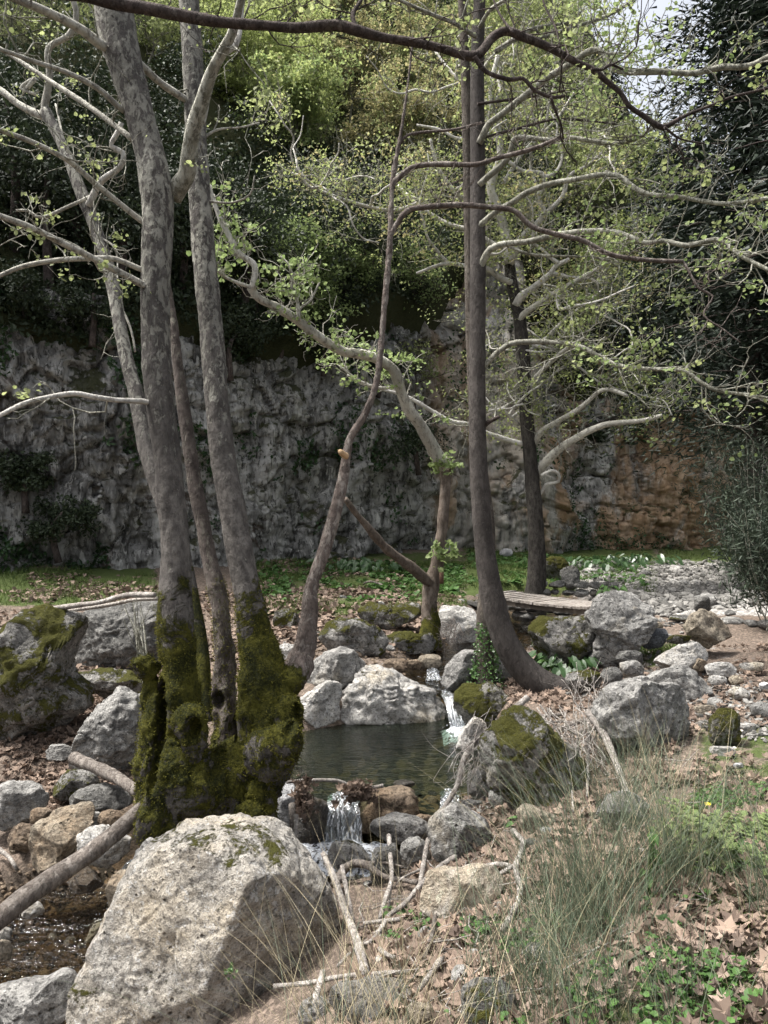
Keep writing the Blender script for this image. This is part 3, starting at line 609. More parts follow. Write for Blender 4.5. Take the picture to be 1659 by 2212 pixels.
rock('pale boulder half hidden behind the fallen log', 'pale', 5.45, [(495, 450), (560, 390), (680, 388), (830, 460), (830, 540), (700, 620), (600, 650), (515, 590)], 'D')
rock('brown stone left of the pinkish pitted boulder', 'brown', 5.75, (145, 455, 200, 200), 'D', 'stone')
rock('small brown stone above the pinkish pitted boulder', 'brown', 6.0, (275, 305, 150, 125), 'D', 'stone')
rock('fist-sized grey stone beside the olive-brown one', 'grey', 5.8, (620, 330, 95, 110), 'D', 'stone')
rock('olive-brown stone touching the upper end of the log', 'brown', 5.75, (735, 340, 200, 160), 'D', 'stone')
rock('rusty wet stone below the fallen log', 'wet', 5.3, [(425, 750), (540, 645), (620, 690), (670, 770), (560, 800)], 'D', 'stone')
rock('smooth bluish-grey boulder in the bottom left corner', 'grey', 4.25, [(-120, 1500), (100, 1420), (260, 1440), (340, 1370), (430, 1350), (490, 1400), (480, 1520), (390, 1640), (360, 1800), (-80, 1850)], 'D', amp=.7)
rock('tan stone at the left edge beside shallow stream', 'tan', 4.7, (-10, 1195, 170, 150), 'D', 'stone')
rock('grey stone at left edge above the tan stone', 'grey', 4.85, (0, 1085, 150, 100), 'D', 'stone')
rock('pale stone in the water just below the log', 'pale', 5.0, (200, 915, 160, 95), 'D', 'stone')
rock('grey pitted stone between mossy trunk and huge boulder', 'grey', 4.95, [(865, 660), (890, 540), (960, 460), (1090, 480), (1060, 620), (930, 720)], 'D')
# right bank
rock('big angular boulder with grey top and tan face on right', 'grey', 6.7, [(530, 1000), (600, 880), (720, 820), (800, 780), (880, 790), (990, 830), (1080, 880), (1150, 940), (1165, 1060), (1180, 1140), (1080, 1240), (960, 1300), (800, 1300), (640, 1220), (570, 1110)], 'C', chop=7)
rock('grey boulder with brown moss patch draped by dead roots', 'greymoss', 6.45, [(1040, 1650), (1060, 1580), (1100, 1545), (1140, 1538), (1190, 1580), (1228, 1620), (1262, 1650), (1268, 1695), (1220, 1735), (1150, 1760), (1095, 1740), (1060, 1700)], None, chop=6)
rock('rough grey boulder behind the broad-leaved plant', 'greymoss', 10.3, [(95, 540), (120, 430), (180, 400), (300, 395), (480, 390), (570, 420), (590, 540), (510, 660), (380, 720), (200, 680), (110, 620)], 'C')
rock('tall leaning grey boulder hiding the right end of the bridge', 'grey', 9.7, [(510, 690), (560, 520), (500, 380), (560, 290), (640, 240), (740, 220), (820, 260), (890, 330), (905, 430), (850, 500), (800, 580), (720, 660), (620, 720)], 'C')
rock('dark blue-grey angular stone by the tall leaning boulder', 'blue', 8.9, [(805, 510), (870, 470), (980, 458), (1002, 500), (965, 570), (880, 590), (825, 560)], 'C', chop=8, amp=.5)
rock('rounded tan boulder beside the dirt path', 'tan', 8.9, [(1130, 450), (1170, 370), (1240, 345), (1330, 380), (1390, 450), (1415, 510), (1370, 570), (1250, 560), (1160, 510)], 'C')
rock('dark low stone right of the broad-leaved plant', 'dark', 8.2, (770, 645, 185, 90), 'C', 'stone')
rock('grey blocky stone below the dark low one', 'grey', 7.8, (765, 728, 160, 140), 'C', 'stone', chop=7)
rock('pale sloping slab below the rounded tan boulder', 'pale', 7.9, [(915, 690), (1000, 620), (1100, 570), (1200, 558), (1270, 620), (1220, 700), (1080, 730)], 'C', amp=.7)
rock('weathered grey boulder just above the big angular boulder', 'grey', 7.25, [(880, 790), (960, 740), (1100, 720), (1200, 740), (1290, 820), (1290, 900), (1200, 950), (1080, 910), (980, 850)], 'C')
for i, (lb, mt, Y_, bx) in enumerate([('flat pale stone right of the pale sloping slab', 'pale', 7.5, (1350, 722, 190, 90)), ('tan stone between pale slab and weathered boulder', 'tan', 7.8, (1210, 695, 95, 85)), ('little tan stone on stony slope near path', 'tan', 7.2, (1455, 792, 95, 65)),
        ('flat cream stone above the weathered grey boulder', 'pale', 7.2, (1330, 795, 130, 60)), ('thin pale slab at the path edge near right frame', 'pale', 7.6, (1560, 705, 170, 50)), ('flat grey slab at the right frame edge', 'grey', 6.3, (1620, 990, 150, 95)),
        ('thin stone resting right of the big angular boulder', 'tan', 6.6, (1250, 985, 160, 55)), ('pale stone in short grass below the moss-faced rock', 'pale', 5.4, (1355, 1255, 175, 65)), ('little white stone in the grass beside the sedge', 'white', 4.9, (1470, 1352, 75, 36)),
        ('rough pale stone right of the moss-faced rock', 'pale', 6.1, (1520, 1105, 130, 65)), ('moss-faced upright rock right of the big angular boulder', 'moss', 6.2, (1380, 1115, 190, 270)), ('dark round stone on the far stony bed', 'dark', 11.3, (1235, 298, 115, 110)),
        ('small orange-tan stone behind the blue-grey stone', 'tan', 9.3, (930, 440, 90, 50)), ('mossy flat stone right of the blue-grey stone', 'moss', 8.8, (1080, 530, 170, 60)), ('low broken stone left of the grey blocky stone', 'dark', 7.6, (640, 770, 140, 110)), ('brownish boulder beside the curved trunk base', 'greymoss', 7.9, (470, 800, 230, 150)), ('pale stone above the angular boulder crest', 'pale', 6.95, (840, 795, 110, 60)), ('white stone near the right end of flat slabs', 'white', 6.6, (1640, 830, 80, 50))]):
    rock(lb, mt, Y_, bx, 'C', 'stone' if bx[2] < 180 else 'boulder')
rock('dark pitted rock on the mossy mound beyond the bridge', 'dark', 16.8, (370, 120, 130, 150), 'C')
rock('mossy mound of rock behind the lichened tree', 'moss', 17.6, (280, 75, 230, 170), 'C')
rock('small cream stone lying on far grass below the cliff', 'white', 21.5, (1094, 1194, 28, 18), None, 'stone')
rock('tilted two-tone stone left of the sedge', 'tan', 5.2, [(25, 290), (60, 240), (120, 238), (250, 290), (325, 350), (280, 420), (150, 430), (60, 390)], 'F')
rock('blue-grey boulder half hidden behind sedge blades', 'grey', 4.95, [(555, 310), (620, 190), (720, 140), (800, 160), (905, 270), (905, 390), (760, 400), (640, 370)], 'F')
rock('dark flat stone under the tilted two-tone stone', 'dark', 4.8, (170, 505, 270, 110), 'F')
for lb, mt, Y_, bx, cr in [('small white stone left of the biggest sedge', 'white', 3.9, (270, 875, 100, 80), 'F'), ('small ochre stone left of the white stone', 'tan', 3.95, (100, 925, 105, 115), 'F'), ('grey stone at the foot of the lowest sedge', 'grey', 3.15, (140, 1250, 200, 200), 'F'), ('grey stone right of the flat tan slab', 'grey', 4.4, (1620, 918, 120, 100), 'E'), ('small crumbled tan stone in leaves below the slab', 'tan', 3.95, (1290, 1140, 130, 75), 'E'),
        ('square grey stone left of the root-draped boulder', 'grey', 6.1, (1595, 190, 130, 125), 'E'), ('small grey stone left of the square one', 'grey', 6.0, (1430, 235, 170, 70), 'E'), ('pale pebble below the square grey stone', 'pale', 5.85, (1495, 268, 95, 70), 'E'), ('dark flat stone breaking the pool surface', 'wet', 6.6, (975, 95, 150, 50), 'E'), ('rusty stone in the overflow beside brown waterfall boulder', 'brown', 6.2, (1110, 320, 140, 50), 'E'), ('pale boulder under the driftwood at the pool margin', 'grey', 6.5, (1480, 1475, 170, 200), 'B'),
        ('pale stone at the foot of the slim leaning stem', 'pale', 9.7, (235, 620, 160, 125), 'B'), ('mossy stone in leaves left of the slim leaning stem', 'greymoss', 11.6, (215, 405, 180, 160), 'B'), ('small white stone left of the foam', 'white', 5.6, (30, 560, 60, 90), 'E')]:
    rock(lb, mt, Y_, bx, cr, 'stone')
# loose stones: a few base shapes, many individuals
rngS = np.random.default_rng(5)
def stone_base(k, mt):
    D_, Fc = ico(3); r_ = np.random.default_rng(900 + k); V = D_ * np.array([1, r_.uniform(.7, 1), r_.uniform(.45, .75)])
    for j in range(7):
        n_ = r_.normal(size=3); n_ /= np.linalg.norm(n_); pr = V @ n_; V = V - np.maximum(pr - pr.max() * r_.uniform(.6, .85), 0)[:, None] * n_ * .9
    V = V + D_ * (.12 * fbm(D_ * 1.6 + k * 9, 3, k) + .04 * fbm(D_ * 7 + k, 2, k))[:, None]
    me = mesh_np('stone', V * .5, Fc); me.materials.append(M[mt]); return me
SB = {m_: [stone_base(i * 7 + j, m_) for j in range(3)] for i, m_ in enumerate(['grey', 'pale', 'tan', 'dark', 'brown', 'wet'])}
def loose(poly, n, s0_, s1_, mats, label, group, Yr, name='stone'):
    poly = np.array(poly, float); k = 0; it = 0
    lo, hi = poly.min(0), poly.max(0)
    while k < n and it < n * 400:
        it += 1
        px = rngS.uniform(lo[0], hi[0]); Y_ = math.exp(rngS.uniform(math.log(Yr[0]), math.log(Yr[1]))); x_ = (px - CX) * Y_ / F_PX; z_ = float(ground(x_, Y_, False)[0])
        py = CY - (z_ - CAM_Z) / Y_ * F_PX
        if not inpoly(np.array([px]), np.array([py]), poly)[0]: continue
        m_ = mats[rngS.integers(len(mats))]; me = SB[m_][rngS.integers(3)]
        o = link(name, me); s_ = s0_ * (s1_ / s0_) ** (rngS.random() ** 1.6)
        o.location = (x_, Y_, float(ground(x_, Y_)[0]) + s_ * .12); o.scale = (s_, s_ * rngS.uniform(.8, 1.2), s_ * rngS.uniform(.7, 1.1)); o.rotation_euler = (rngS.uniform(-.4, .4), rngS.uniform(-.4, .4), rngS.uniform(0, 6.3)); tag(o, label, 'stone', group); k += 1
loose([(1150, 1360), (1480, 1370), (1530, 1440), (1650, 1500), (1650, 1560), (1420, 1520), (1180, 1470)], 40, .07, .26, ['grey', 'pale', 'tan', 'dark'], 'loose limestone stone on the stony slope right of the curved tree', 'loose stones on the right slope', (6, 11))
loose([(0, 1700), (250, 1680), (300, 1780), (120, 1850), (0, 1830)], 18, .06, .22, ['grey', 'brown', 'tan'], 'loose stone in the gaps between left-bank boulders', 'loose stones on the left bank', (5.2, 8))
loose([(640, 1400), (960, 1390), (1000, 1480), (700, 1470)], 22, .06, .2, ['grey', 'brown', 'wet', 'tan', 'dark'], 'small stone along the upper stream above the pool', 'stones of the upper stream', (8.8, 12))
loose([(0, 1960), (240, 1930), (200, 2080), (100, 2130), (0, 2130)], 46, .03, .13, ['wet', 'brown', 'tan', 'grey'], 'pebble in the shallow stream at lower left', 'pebbles of the shallow stream', (4, 6), 'pebble')
loose([(640, 1620), (980, 1620), (940, 1750), (640, 1740)], 40, .06, .18, ['wet', 'brown', 'wet'], 'pebble on the bed of the near end of the pool', 'stones on the pool bed', (5.8, 8), 'pebble')
loose([(780, 1830), (1100, 1760), (1280, 1850), (1200, 2200), (800, 2200)], 22, .04, .15, ['grey', 'pale', 'tan', 'dark'], 'small stone among dry leaves on the near bank', 'small stones on the near bank', (2.6, 6))
loose([(1250, 1220), (1659, 1215), (1659, 1330), (1420, 1340), (1330, 1290)], 60, .12, .42, ['grey', 'pale', 'pale', 'dark'], 'pale stone of the wide stony bed beyond the path', 'stones of the far stony bed', (10.5, 24))
loose([(560, 1290), (900, 1290), (900, 1400), (620, 1400)], 14, .06, .22, ['grey', 'pale', 'dark'], 'stone among the dry leaves of the terrace below the cliff', 'stones on the leafy terrace', (10.5, 14))
loose([(1040, 1290), (1330, 1300), (1330, 1370), (1120, 1400)], 12, .08, .24, ['grey', 'pale', 'dark'], 'stone in the streambed beneath the bridge', 'stones beneath the bridge', (10.5, 14))
# gravel of the far stony bed (too many to count)
def gravel(name, poly, n, s0_, s1_, Yr, mat, seed):
    r_ = np.random.default_rng(seed); px = r_.uniform(np.min([p[0] for p in poly]), np.max([p[0] for p in poly]), n * 6); Y_ = np.exp(r_.uniform(math.log(Yr[0]), math.log(Yr[1]), n * 6)); x_ = (px - CX) * Y_ / F_PX
    z_ = ground(x_, Y_); _, py = proj(x_, Y_, z_); ok = np.where(inpoly(px, py, poly))[0][:n]
    D_, Fc = ico(1); TV = D_ * np.array([1, .8, .55]) + .18 * vnoise(D_ * 2.3 + 4, seed)[:, None] * D_
    V, F_ = scatter(TV * .5, Fc, np.column_stack([x_, Y_, z_ + .01])[ok], s0_ * (s1_ / s0_) ** r_.random(len(ok)), rot_frames(r_, len(ok), 2.5))
    return tag(link(name, mesh_np(name, V, F_, False), M[mat]), None, None, None, 'stuff')
def flake_mat():
    n = N('gravel_mixed'); c = n.mix(n.isl, (.055, .053, .049), (.28, .27, .25)); c = n.mix(n.ramp(n.noise(30, 4, .7), .5, .65, 0, .5), c, (.1, .095, .085)); return n.done(n.bsdf(c, .95, n.bump(n.noise(60, 4, .7), .5, .02), .15))
M['gravel'] = flake_mat()
o = gravel('gravel', [(1235, 1215), (1700, 1213), (1700, 1305), (1480, 1320), (1420, 1335), (1320, 1290)], 4800, .05, .26, (10.5, 26), 'gravel', 1); o['label'] = 'pale gravel covering the stony bed on the right'
o = gravel('gravel', [(1120, 1340), (1470, 1340), (1520, 1430), (1700, 1490), (1700, 1620), (1450, 1560), (1150, 1480)], 1700, .02, .09, (5.5, 12), 'gravel', 2); o['label'] = 'gravel scattered over the slope by the path'
o = gravel('gravel', [(-40, 1880), (260, 1880), (200, 2120), (-40, 2160)], 900, .015, .06, (4, 6.5), 'brown', 3); o['label'] = 'gravel on the bed of the shallow stream'
o = gravel('gravel', [(640, 1380), (1000, 1380), (1000, 1500), (700, 1480)], 900, .02, .07, (8.6, 12), 'brown', 4); o['label'] = 'gravel on the bed of the upper stream'
print('rocks', round(time.time() - T0, 1))

# ------------------------------------------------------------------ water
def water(name, poly, z0, mat, label, seed=1, res=.06, amp=.006, zfun=None):
    poly = np.array(poly, float); lo, hi = poly.min(0), poly.max(0); gx = np.arange(lo[0], hi[0] + res, res); gy = np.arange(lo[1], hi[1] + res, res)
    X_, Y_ = np.meshgrid(gx, gy, indexing='ij'); zb = np.full(X_.size, z0) if zfun is None else zfun(X_.ravel(), Y_.ravel())
    q_ = np.column_stack([X_.ravel(), Y_.ravel(), zb * 0]); zz = zb + amp * fbm(q_ * np.array([4, 7, 1]), 3, seed)
    a = (np.arange(len(gx) - 1)[:, None] * len(gy) + np.arange(len(gy) - 1)[None]).ravel(); Q = np.stack([a, a + len(gy), a + len(gy) + 1, a + 1], 1)
    V = np.column_stack([X_.ravel(), Y_.ravel(), zz]); cc = V[Q].mean(1); Q = Q[inpoly(cc[:, 0], cc[:, 1], poly)]
    used = np.unique(Q); mp = np.full(len(V), -1); mp[used] = np.arange(len(used))
    o = link(name, mesh_np(name, V[used], mp[Q]), M[mat]); return tag(o, label, None, None, 'structure')
water('pool_water', [(-1.7, 6.55), (-.95, 6.34), (-.65, 6.30), (-.05, 6.30), (.1, 6.45), (.5, 6.40), (.75, 6.5), (1.3, 7.2), (1.3, 8.9), (-1.4, 9.2), (-1.7, 8.2)], -.75, 'pool', 'dark green water of the rocky pool')
water('stream_water', [(.1, 9.05), (.55, 8.84), (1.05, 8.84), (1.5, 9.2), (2.2, 11), (3.2, 13), (3.6, 15), (2.6, 15), (1.6, 13), (.2, 10.4)], -.4, 'stream', 'shallow brown water of the upper stream', 2, .06, .012, lambda x, y: -.47 + .018 * (y - 9))
water('stream_water', [(-1.6, 6.9), (-1.9, 5.9), (-1.4, 5.6), (-.7, 5.5), (.15, 5.4), (.2, 6.25), (-.1, 6.34), (-.6, 6.36)], -1.05, 'stream', 'churned water just below the front waterfall', 3, .04, .02)
water('stream_water', [(-1.75, 6.1), (-1.7, 5.2), (-1.9, 4.4), (-2.2, 3.4), (-3.2, 2.4), (-4.2, 2.4), (-4.0, 4.5), (-3.2, 5.4), (-2.6, 5.8)], -1.27, 'stream', 'shallow brown stream at lower left', 4, .05, .014)
def cascade(label, lip, foot, width, seed, bow=.05):
    """a falling sheet of water, torn into strands by its own streaks, with droplets at its foot"""
    r_ = np.random.default_rng(seed); lip = np.array(lip, float); foot = np.array(foot, float); nu, nv = 46, 30; mbw = MB()
    side = np.cross(foot - lip, [0, 0, 1.]); side /= np.linalg.norm(side); side = side if side[0] > 0 else -side
    for layer in range(2):
        u = np.linspace(-.5, .5, nu)[:, None] * np.ones((1, nv)); t = np.ones((nu, 1)) * np.linspace(-.25, 1.04, nv)[None]
        tt = np.clip(t, 0, 1); q_ = np.stack([u * 9, t * 1.6, np.full_like(u, seed + layer * 3.)], -1).reshape(-1, 3); nz = fbm(q_, 3, seed).reshape(nu, nv)
        wd = width * (1 - .12 * layer) * (1 + .18 * tt + .10 * fbm(np.stack([t * 3, t * 0, t * 0 + seed], -1).reshape(-1, 3), 2, seed).reshape(nu, nv))
        pos = lip + side * (u * wd + .015 * nz * tt)[..., None] + (foot - lip) * np.stack([tt ** .6, tt ** .6, tt ** 1.6], -1) + np.array([0, -1., 0]) * ((bow * np.sin(tt * math.pi) * .4 + .03 * nz * tt - .02 * layer))[..., None]
        pos = pos + np.array([0, 1., 0]) * (np.maximum(-t, 0) * .5)[..., None] + np.array([0, 0, 1.]) * (-.12 * np.abs(u) ** 2 * (1 - tt) + .012 * nz)[..., None]
        a = (np.arange(nu - 1)[:, None] * nv + np.arange(nv - 1)[None]).ravel(); mbw.add(pos.reshape(-1, 3), np.stack([a, a + nv, a + nv + 1, a + 1], 1))
    o = mbw.build('waterfall', M['fall']); tag(o, label, None, None, 'stuff')
    D_, Fc = ico(1); n_ = 60; C = foot + side * (r_.normal(size=n_) * width * .5)[:, None] + r_.normal(size=(n_, 3)) * np.array([.02, .05, .03]) + np.array([0, 0, .03]); V_, F_ = scatter(D_, Fc, C, r_.uniform(.002, .007, n_), rot_frames(r_, n_)); tag(link('spray', mesh_np('spray', V_, F_), M['foam']), 'droplets at the foot of the ' + label.split(' ', 1)[1], None, None, 'stuff')
cascade('small white waterfall dropping from the pool', (-.335, 6.33, -.735), (-.335, 6.13, -1.06), .27, 1)
cascade('narrow white cascade entering the pool on its right', (.72, 8.86, -.46), (.80, 8.42, -.75), .15, 2)
cascade('thin side overflow right of brown waterfall boulder', (.55, 6.42, -.74), (.52, 6.10, -1.0), .16, 3)
cascade('tiny riffle in the upper stream', (.62, 9.75, -.38), (.6, 9.45, -.46), .16, 4)
cascade('thin trickle falling behind the log into shallow stream', (-1.93, 5.75, -1.05), (-1.9, 5.5, -1.27), .09, 5)
def foam(poly, z_, label, seed, res=.02):
    poly = np.array(poly, float); lo, hi = poly.min(0), poly.max(0); gx = np.arange(lo[0], hi[0], res); gy = np.arange(lo[1], hi[1], res); X_, Y_ = np.meshgrid(gx, gy, indexing='ij')
    q_ = np.column_stack([X_.ravel(), Y_.ravel(), X_.ravel() * 0]); c_ = poly.mean(0); rad = np.hypot((q_[:, 0] - c_[0]) / (hi[0] - lo[0]) * 2, (q_[:, 1] - c_[1]) / (hi[1] - lo[1]) * 2)
    zz = z_ + .03 * fbm(q_ * 16, 3, seed) + .02 - .05 * rad ** 2
    a = (np.arange(len(gx) - 1)[:, None] * len(gy) + np.arange(len(gy) - 1)[None]).ravel(); Q = np.stack([a, a + len(gy), a + len(gy) + 1, a + 1], 1)
    tag(link('white_water', mesh_np('white_water', np.column_stack([q_[:, :2], zz]), Q), M['foam']), label, None, None, 'stuff')
foam([(-.8, 5.6), (.12, 5.6), (.12, 6.22), (-.8, 6.22)], -1.01, 'white foam at the foot of the front waterfall', 1)
foam([(.62, 8.0), (1.05, 8.0), (1.05, 8.55), (.62, 8.55)], -.745, 'white foam where the cascade enters the pool', 2)
foam([(-2.05, 5.3), (-1.75, 5.3), (-1.75, 5.55), (-2.05, 5.55)], -1.265, 'fleck of foam in the shallow stream', 3)

# ------------------------------------------------------------------ plank bridge and dry stone walls
def box(mb, c, ax, ay, az, jit=None):
    c, ax, ay, az = map(np.asarray, (c, ax, ay, az)); V = [c + sx * ax + sy * ay + sz * az for sx in (-1, 1) for sy in (-1, 1) for sz in (-1, 1)]
    V = np.array(V, float)
    if jit is not None: V += jit
    mb.add(V, [[0, 1, 3, 2], [4, 6, 7, 5], [0, 4, 5, 1], [2, 3, 7, 6], [0, 2, 6, 4], [1, 5, 7, 3]])
bA, bB = np.array([2.02, 14.1, .12]), np.array([3.75, 12.25, .10]); bd = (bB - bA); bL = np.linalg.norm(bd); bd /= bL; bn = np.array([-bd[1], bd[0], 0]); bn /= np.linalg.norm(bn)
bn = bn if bn[1] > 0 else -bn; up = np.array([0, 0, 1.])
br = empty('plank_bridge', (bA + bB) / 2 - up * .2, 'weathered grey plank footbridge over the stream', 'bridge'); rb = np.random.default_rng(3)
nP = 17
for k in range(nP):
    t = (k + .5) / nP; c = bA + bd * bL * t + up * (-.04 * math.sin(math.pi * t) + rb.normal() * .004) + bn * rb.normal() * .015
    mb = MB(); box(mb, c, bd * (bL / nP / 2 - .006), bn * (.48 + rb.uniform(-.02, .02)), up * .018, rb.normal(size=(8, 3)) * .003); mb.build('plank', M['plank'], br, False)
for s_ in (-.36, .36):
    pth = np.array([bA + bd * bL * t + bn * s_ + up * (-.04 * math.sin(math.pi * t) - .063) for t in np.linspace(0, 1, 9)]); mb = MB()
    for a, b in zip(pth[:-1], pth[1:]): box(mb, (a + b) / 2, (b - a) / 2 * 1.01, bn * .05, up * .042)
    mb.build('beam', M['beam'], br, False)
mb = MB(); c = bA + bd * bL * .18 - bn * .44 + up * .01; box(mb, c, bd * .025, bn * .025, up * .055); mb.build('post_stub', M['beam'], br, False)
def wall_stones(label, p0, p1, rows, size, mats, base_z, seed):
    r_ = np.random.default_rng(seed); p0 = np.array(p0); p1 = np.array(p1); L_ = np.linalg.norm(p1 - p0); d_ = (p1 - p0) / L_
    e = empty('dry_stone_wall', (p0[0], p0[1], base_z), label, 'stone wall')
    for j in range(rows):
        x_ = 0.0
        while x_ < L_:
            s_ = size * r_.uniform(.7, 1.5); m_ = mats[r_.integers(len(mats))]
            o = link('stone', SB[m_][r_.integers(3)], None, e); o.location = tuple(np.append(d_ * (x_ + s_ / 2) + r_.normal(size=2) * .03, size * .62 * (j + .45))); o.scale = (s_ * 1.12, s_ * 1.2, size * .95); o.rotation_euler = (r_.uniform(-.15, .15), r_.uniform(-.15, .15), math.atan2(d_[1], d_[0]) + r_.uniform(-.2, .2)); x_ += s_ * .92
wall_stones('low dry stone abutment left of the footbridge', (1.02, 14.2), (2.05, 14.0), 3, .24, ['grey', 'dark', 'dark'], -.42, 1)
wall_stones('row of dark stones beside the path beyond the bridge', (3.15, 15.6), (4.6, 15.2), 2, .26, ['dark', 'grey'], -.08, 2)
wall_stones('stones propping the far side under the bridge', (2.2, 14.9), (3.2, 14.0), 2, .3, ['dark', 'grey'], -.45, 3)
wall_stones('low stone edging beside the dirt path', (4.1, 11.3), (5.3, 10.6), 1, .22, ['grey', 'tan', 'dark'], .0, 4)
print('water+bridge', round(time.time() - T0, 1))
# ------------------------------------------------------------------ trees
def twig_set(rng, paths, n, L, r0, up=.3, gravity=0., jitter=.55, sides=4, along=(.15, 1.), seg=6, sub=1, wig=.35):
    """thin side shoots sprouting from branch paths; returns a mesh builder and points where leaves sit"""
    mb = MB(); tips = []; wts = np.array([len(p) for p, _ in paths], float); wts /= wts.sum()
    def shoot(p, d, l, r, depth):
        pts = [p]; dd = d.copy()
        for k in range(seg):
            dd = dd + rng.normal(size=3) * wig + np.array([0, 0, up * .25 - gravity * .2]); dd /= np.linalg.norm(dd); pts.append(pts[-1] + dd * l / seg)
        pts = np.array(pts); mb.add(*tube(pts, np.linspace(r, r * .35, len(pts)), sides, 0, 0, False)[:2])
        for k in range(2, len(pts)): tips.append(pts[k])
        if depth > 0:
            for k in range(rng.integers(2, 5)):
                i = rng.integers(1, len(pts) - 1); d2 = dd * .6 + rng.normal(size=3) * .8; d2 /= np.linalg.norm(d2); shoot(pts[i], d2, l * rng.uniform(.4, .7), r * .6, depth - 1)
    for k in range(n):
        pth, rd = paths[rng.choice(len(paths), p=wts)]; i = int(rng.uniform(*along) * (len(pth) - 2)); t = pth[i + 1] - pth[i]; t /= np.linalg.norm(t) + 1e-9
        d = t * .6 + rng.normal(size=3) * jitter + np.array([0, 0, up]); d /= np.linalg.norm(d)
        shoot(pth[i], d, L * rng.uniform(.5, 1.3), min(r0, rd[i] * .7), sub)
    return mb, np.array(tips)
def leaves(rng, tips, n, size, tmpl=LEAF_S, spread=.08, bias=.8):
    hub = tips[rng.integers(0, len(tips), max(n // 9, 1))] + rng.normal(size=(max(n // 9, 1), 3)) * spread * .6
    C = hub[rng.integers(0, len(hub), n)] + rng.normal(size=(n, 3)) * np.array([1, 1, .5]) * spread * .8
    return scatter(tmpl[0], tmpl[1], C, size * rng.uniform(.45, 1.45, n), rot_frames(rng, n, bias))
def bough(tree, name, pts, Y0, Y1, w0, w1, mat, step=.06, sides=8, knob=.10, bow=0., seed=0, crop=None):
    p, r = px_path(cv(pts, crop) if crop else pts, Y0, Y1, w0, w1, step, bow); V, Fq, Ft = tube(p, r, sides, knob, seed)
    part(name, V, [Ft, Fq], M[mat], tree); return p, r
def add_leaves(tree, name, mat, *a, **k):
    V, F_ = leaves(*a, **k); o = part(name, V, F_, M[mat], tree, False); o['kind'] = 'stuff'; return o
def add_twigs(tree, mat, mb):
    o = mb.build('twigs', M[mat], tree); o['kind'] = 'stuff'; return o

# ---- the many-stemmed mossy plane tree in the foreground: all wood is grown together, then divided into its stems
STEMS = {}
def stem(key, pts, Y0, Y1): STEMS[key] = px_path(pts, Y0, Y1, 0, 0, .05)
stem('T1', [(385, 1760, 104), (384, 1640, 100), (386, 1540, 82), (385, 1437, 72), (378, 1337, 76), (379, 1187, 62), (367, 1060, 61), (361, 987, 60), (345, 860, 62), (336, 737, 63), (336, 600, 63), (340, 500, 66), (338, 410, 72), (315, 300, 63), (282, 180, 70), (255, 80, 80), (238, -30, 80), (222, -160, 74)], 5.35, 5.9)
stem('T2', [(552, 1730, 70), (570, 1650, 112), (580, 1560, 132), (573, 1480, 108), (553, 1387, 76), (536, 1287, 60), (517, 1187, 60), (500, 1087, 58), (481, 987, 53), (469, 860, 53), (459, 737, 54), (451, 650, 53), (436, 500, 51), (430, 400, 48), (425, 300, 45), (415, 100, 46), (405, -40, 44), (395, -160, 42)], 5.6, 6.5)
stem('T3', [(492, 1680, 40), (488, 1600, 62), (487, 1500, 48), (483, 1400, 42), (474, 1300, 40), (455, 1220, 36), (440, 1140, 34), (428, 1080, 33), (412, 987, 33), (400, 900, 30), (388, 820, 27), (378, 737, 24), (368, 660, 20), (352, 560, 18), (345, 470, 16)], 5.95, 6.6)
stem('T4', [(446, 1560, 36), (440, 1480, 34), (436, 1400, 30), (418, 1300, 28), (395, 1200, 30), (350, 1080, 34), (318, 977, 36), (295, 862, 33), (265, 737, 29), (240, 600, 28), (200, 475, 27), (175, 415, 26), (140, 325, 22), (98, 240, 24)], 6.3, 7.6)
stem('T5', [(600, 1560, 70), (615, 1480, 46), (640, 1430, 44), (662, 1390, 38), (668, 1330, 33), (672, 1270, 31), (700, 1190, 31), (722, 1115, 31), (740, 1040, 27), (748, 985, 22), (757, 945, 18), (785, 900, 17), (808, 845, 17), (820, 780, 16), (828, 690, 16), (836, 600, 15), (843, 510, 15), (845, 440, 14), (849, 380, 13), (862, 310, 11), (876, 220, 9), (886, 140, 8), (893, 60, 7)], 5.9, 6.6)
mb = MB()
for k, (p, r) in STEMS.items():
    if k != 'T4': mb.add(*tube(p, r, 14, .05, 3))
def blob(px, py, Y, rx, rz, ry=None):
    D_, Fc = ico(3); s_ = Y / F_PX; mb.add(D_ * np.array([rx * s_, (ry or min(rx, rz)) * s_, rz * s_]) + P(px, py, Y), Fc)
for b in [(350, 1765, 5.2, 48, 62), (372, 1690, 5.25, 62, 80), (430, 1700, 5.3, 60, 72), (490, 1710, 5.4, 56, 84), (518, 1700, 5.45, 56, 90), (582, 1625, 5.25, 58, 52), (614, 1602, 5.12, 38, 44), (424, 1600, 5.2, 26, 44), (410, 1560, 5.22, 30, 34), (334, 1600, 5.4, 26, 105), (330, 1510, 5.5, 20, 55), (310, 1440, 5.5, 22, 28), (545, 1780, 5.5, 28, 60), (455, 1800, 5.4, 95, 70), (625, 1550, 5.5, 28, 46)]: blob(*b)
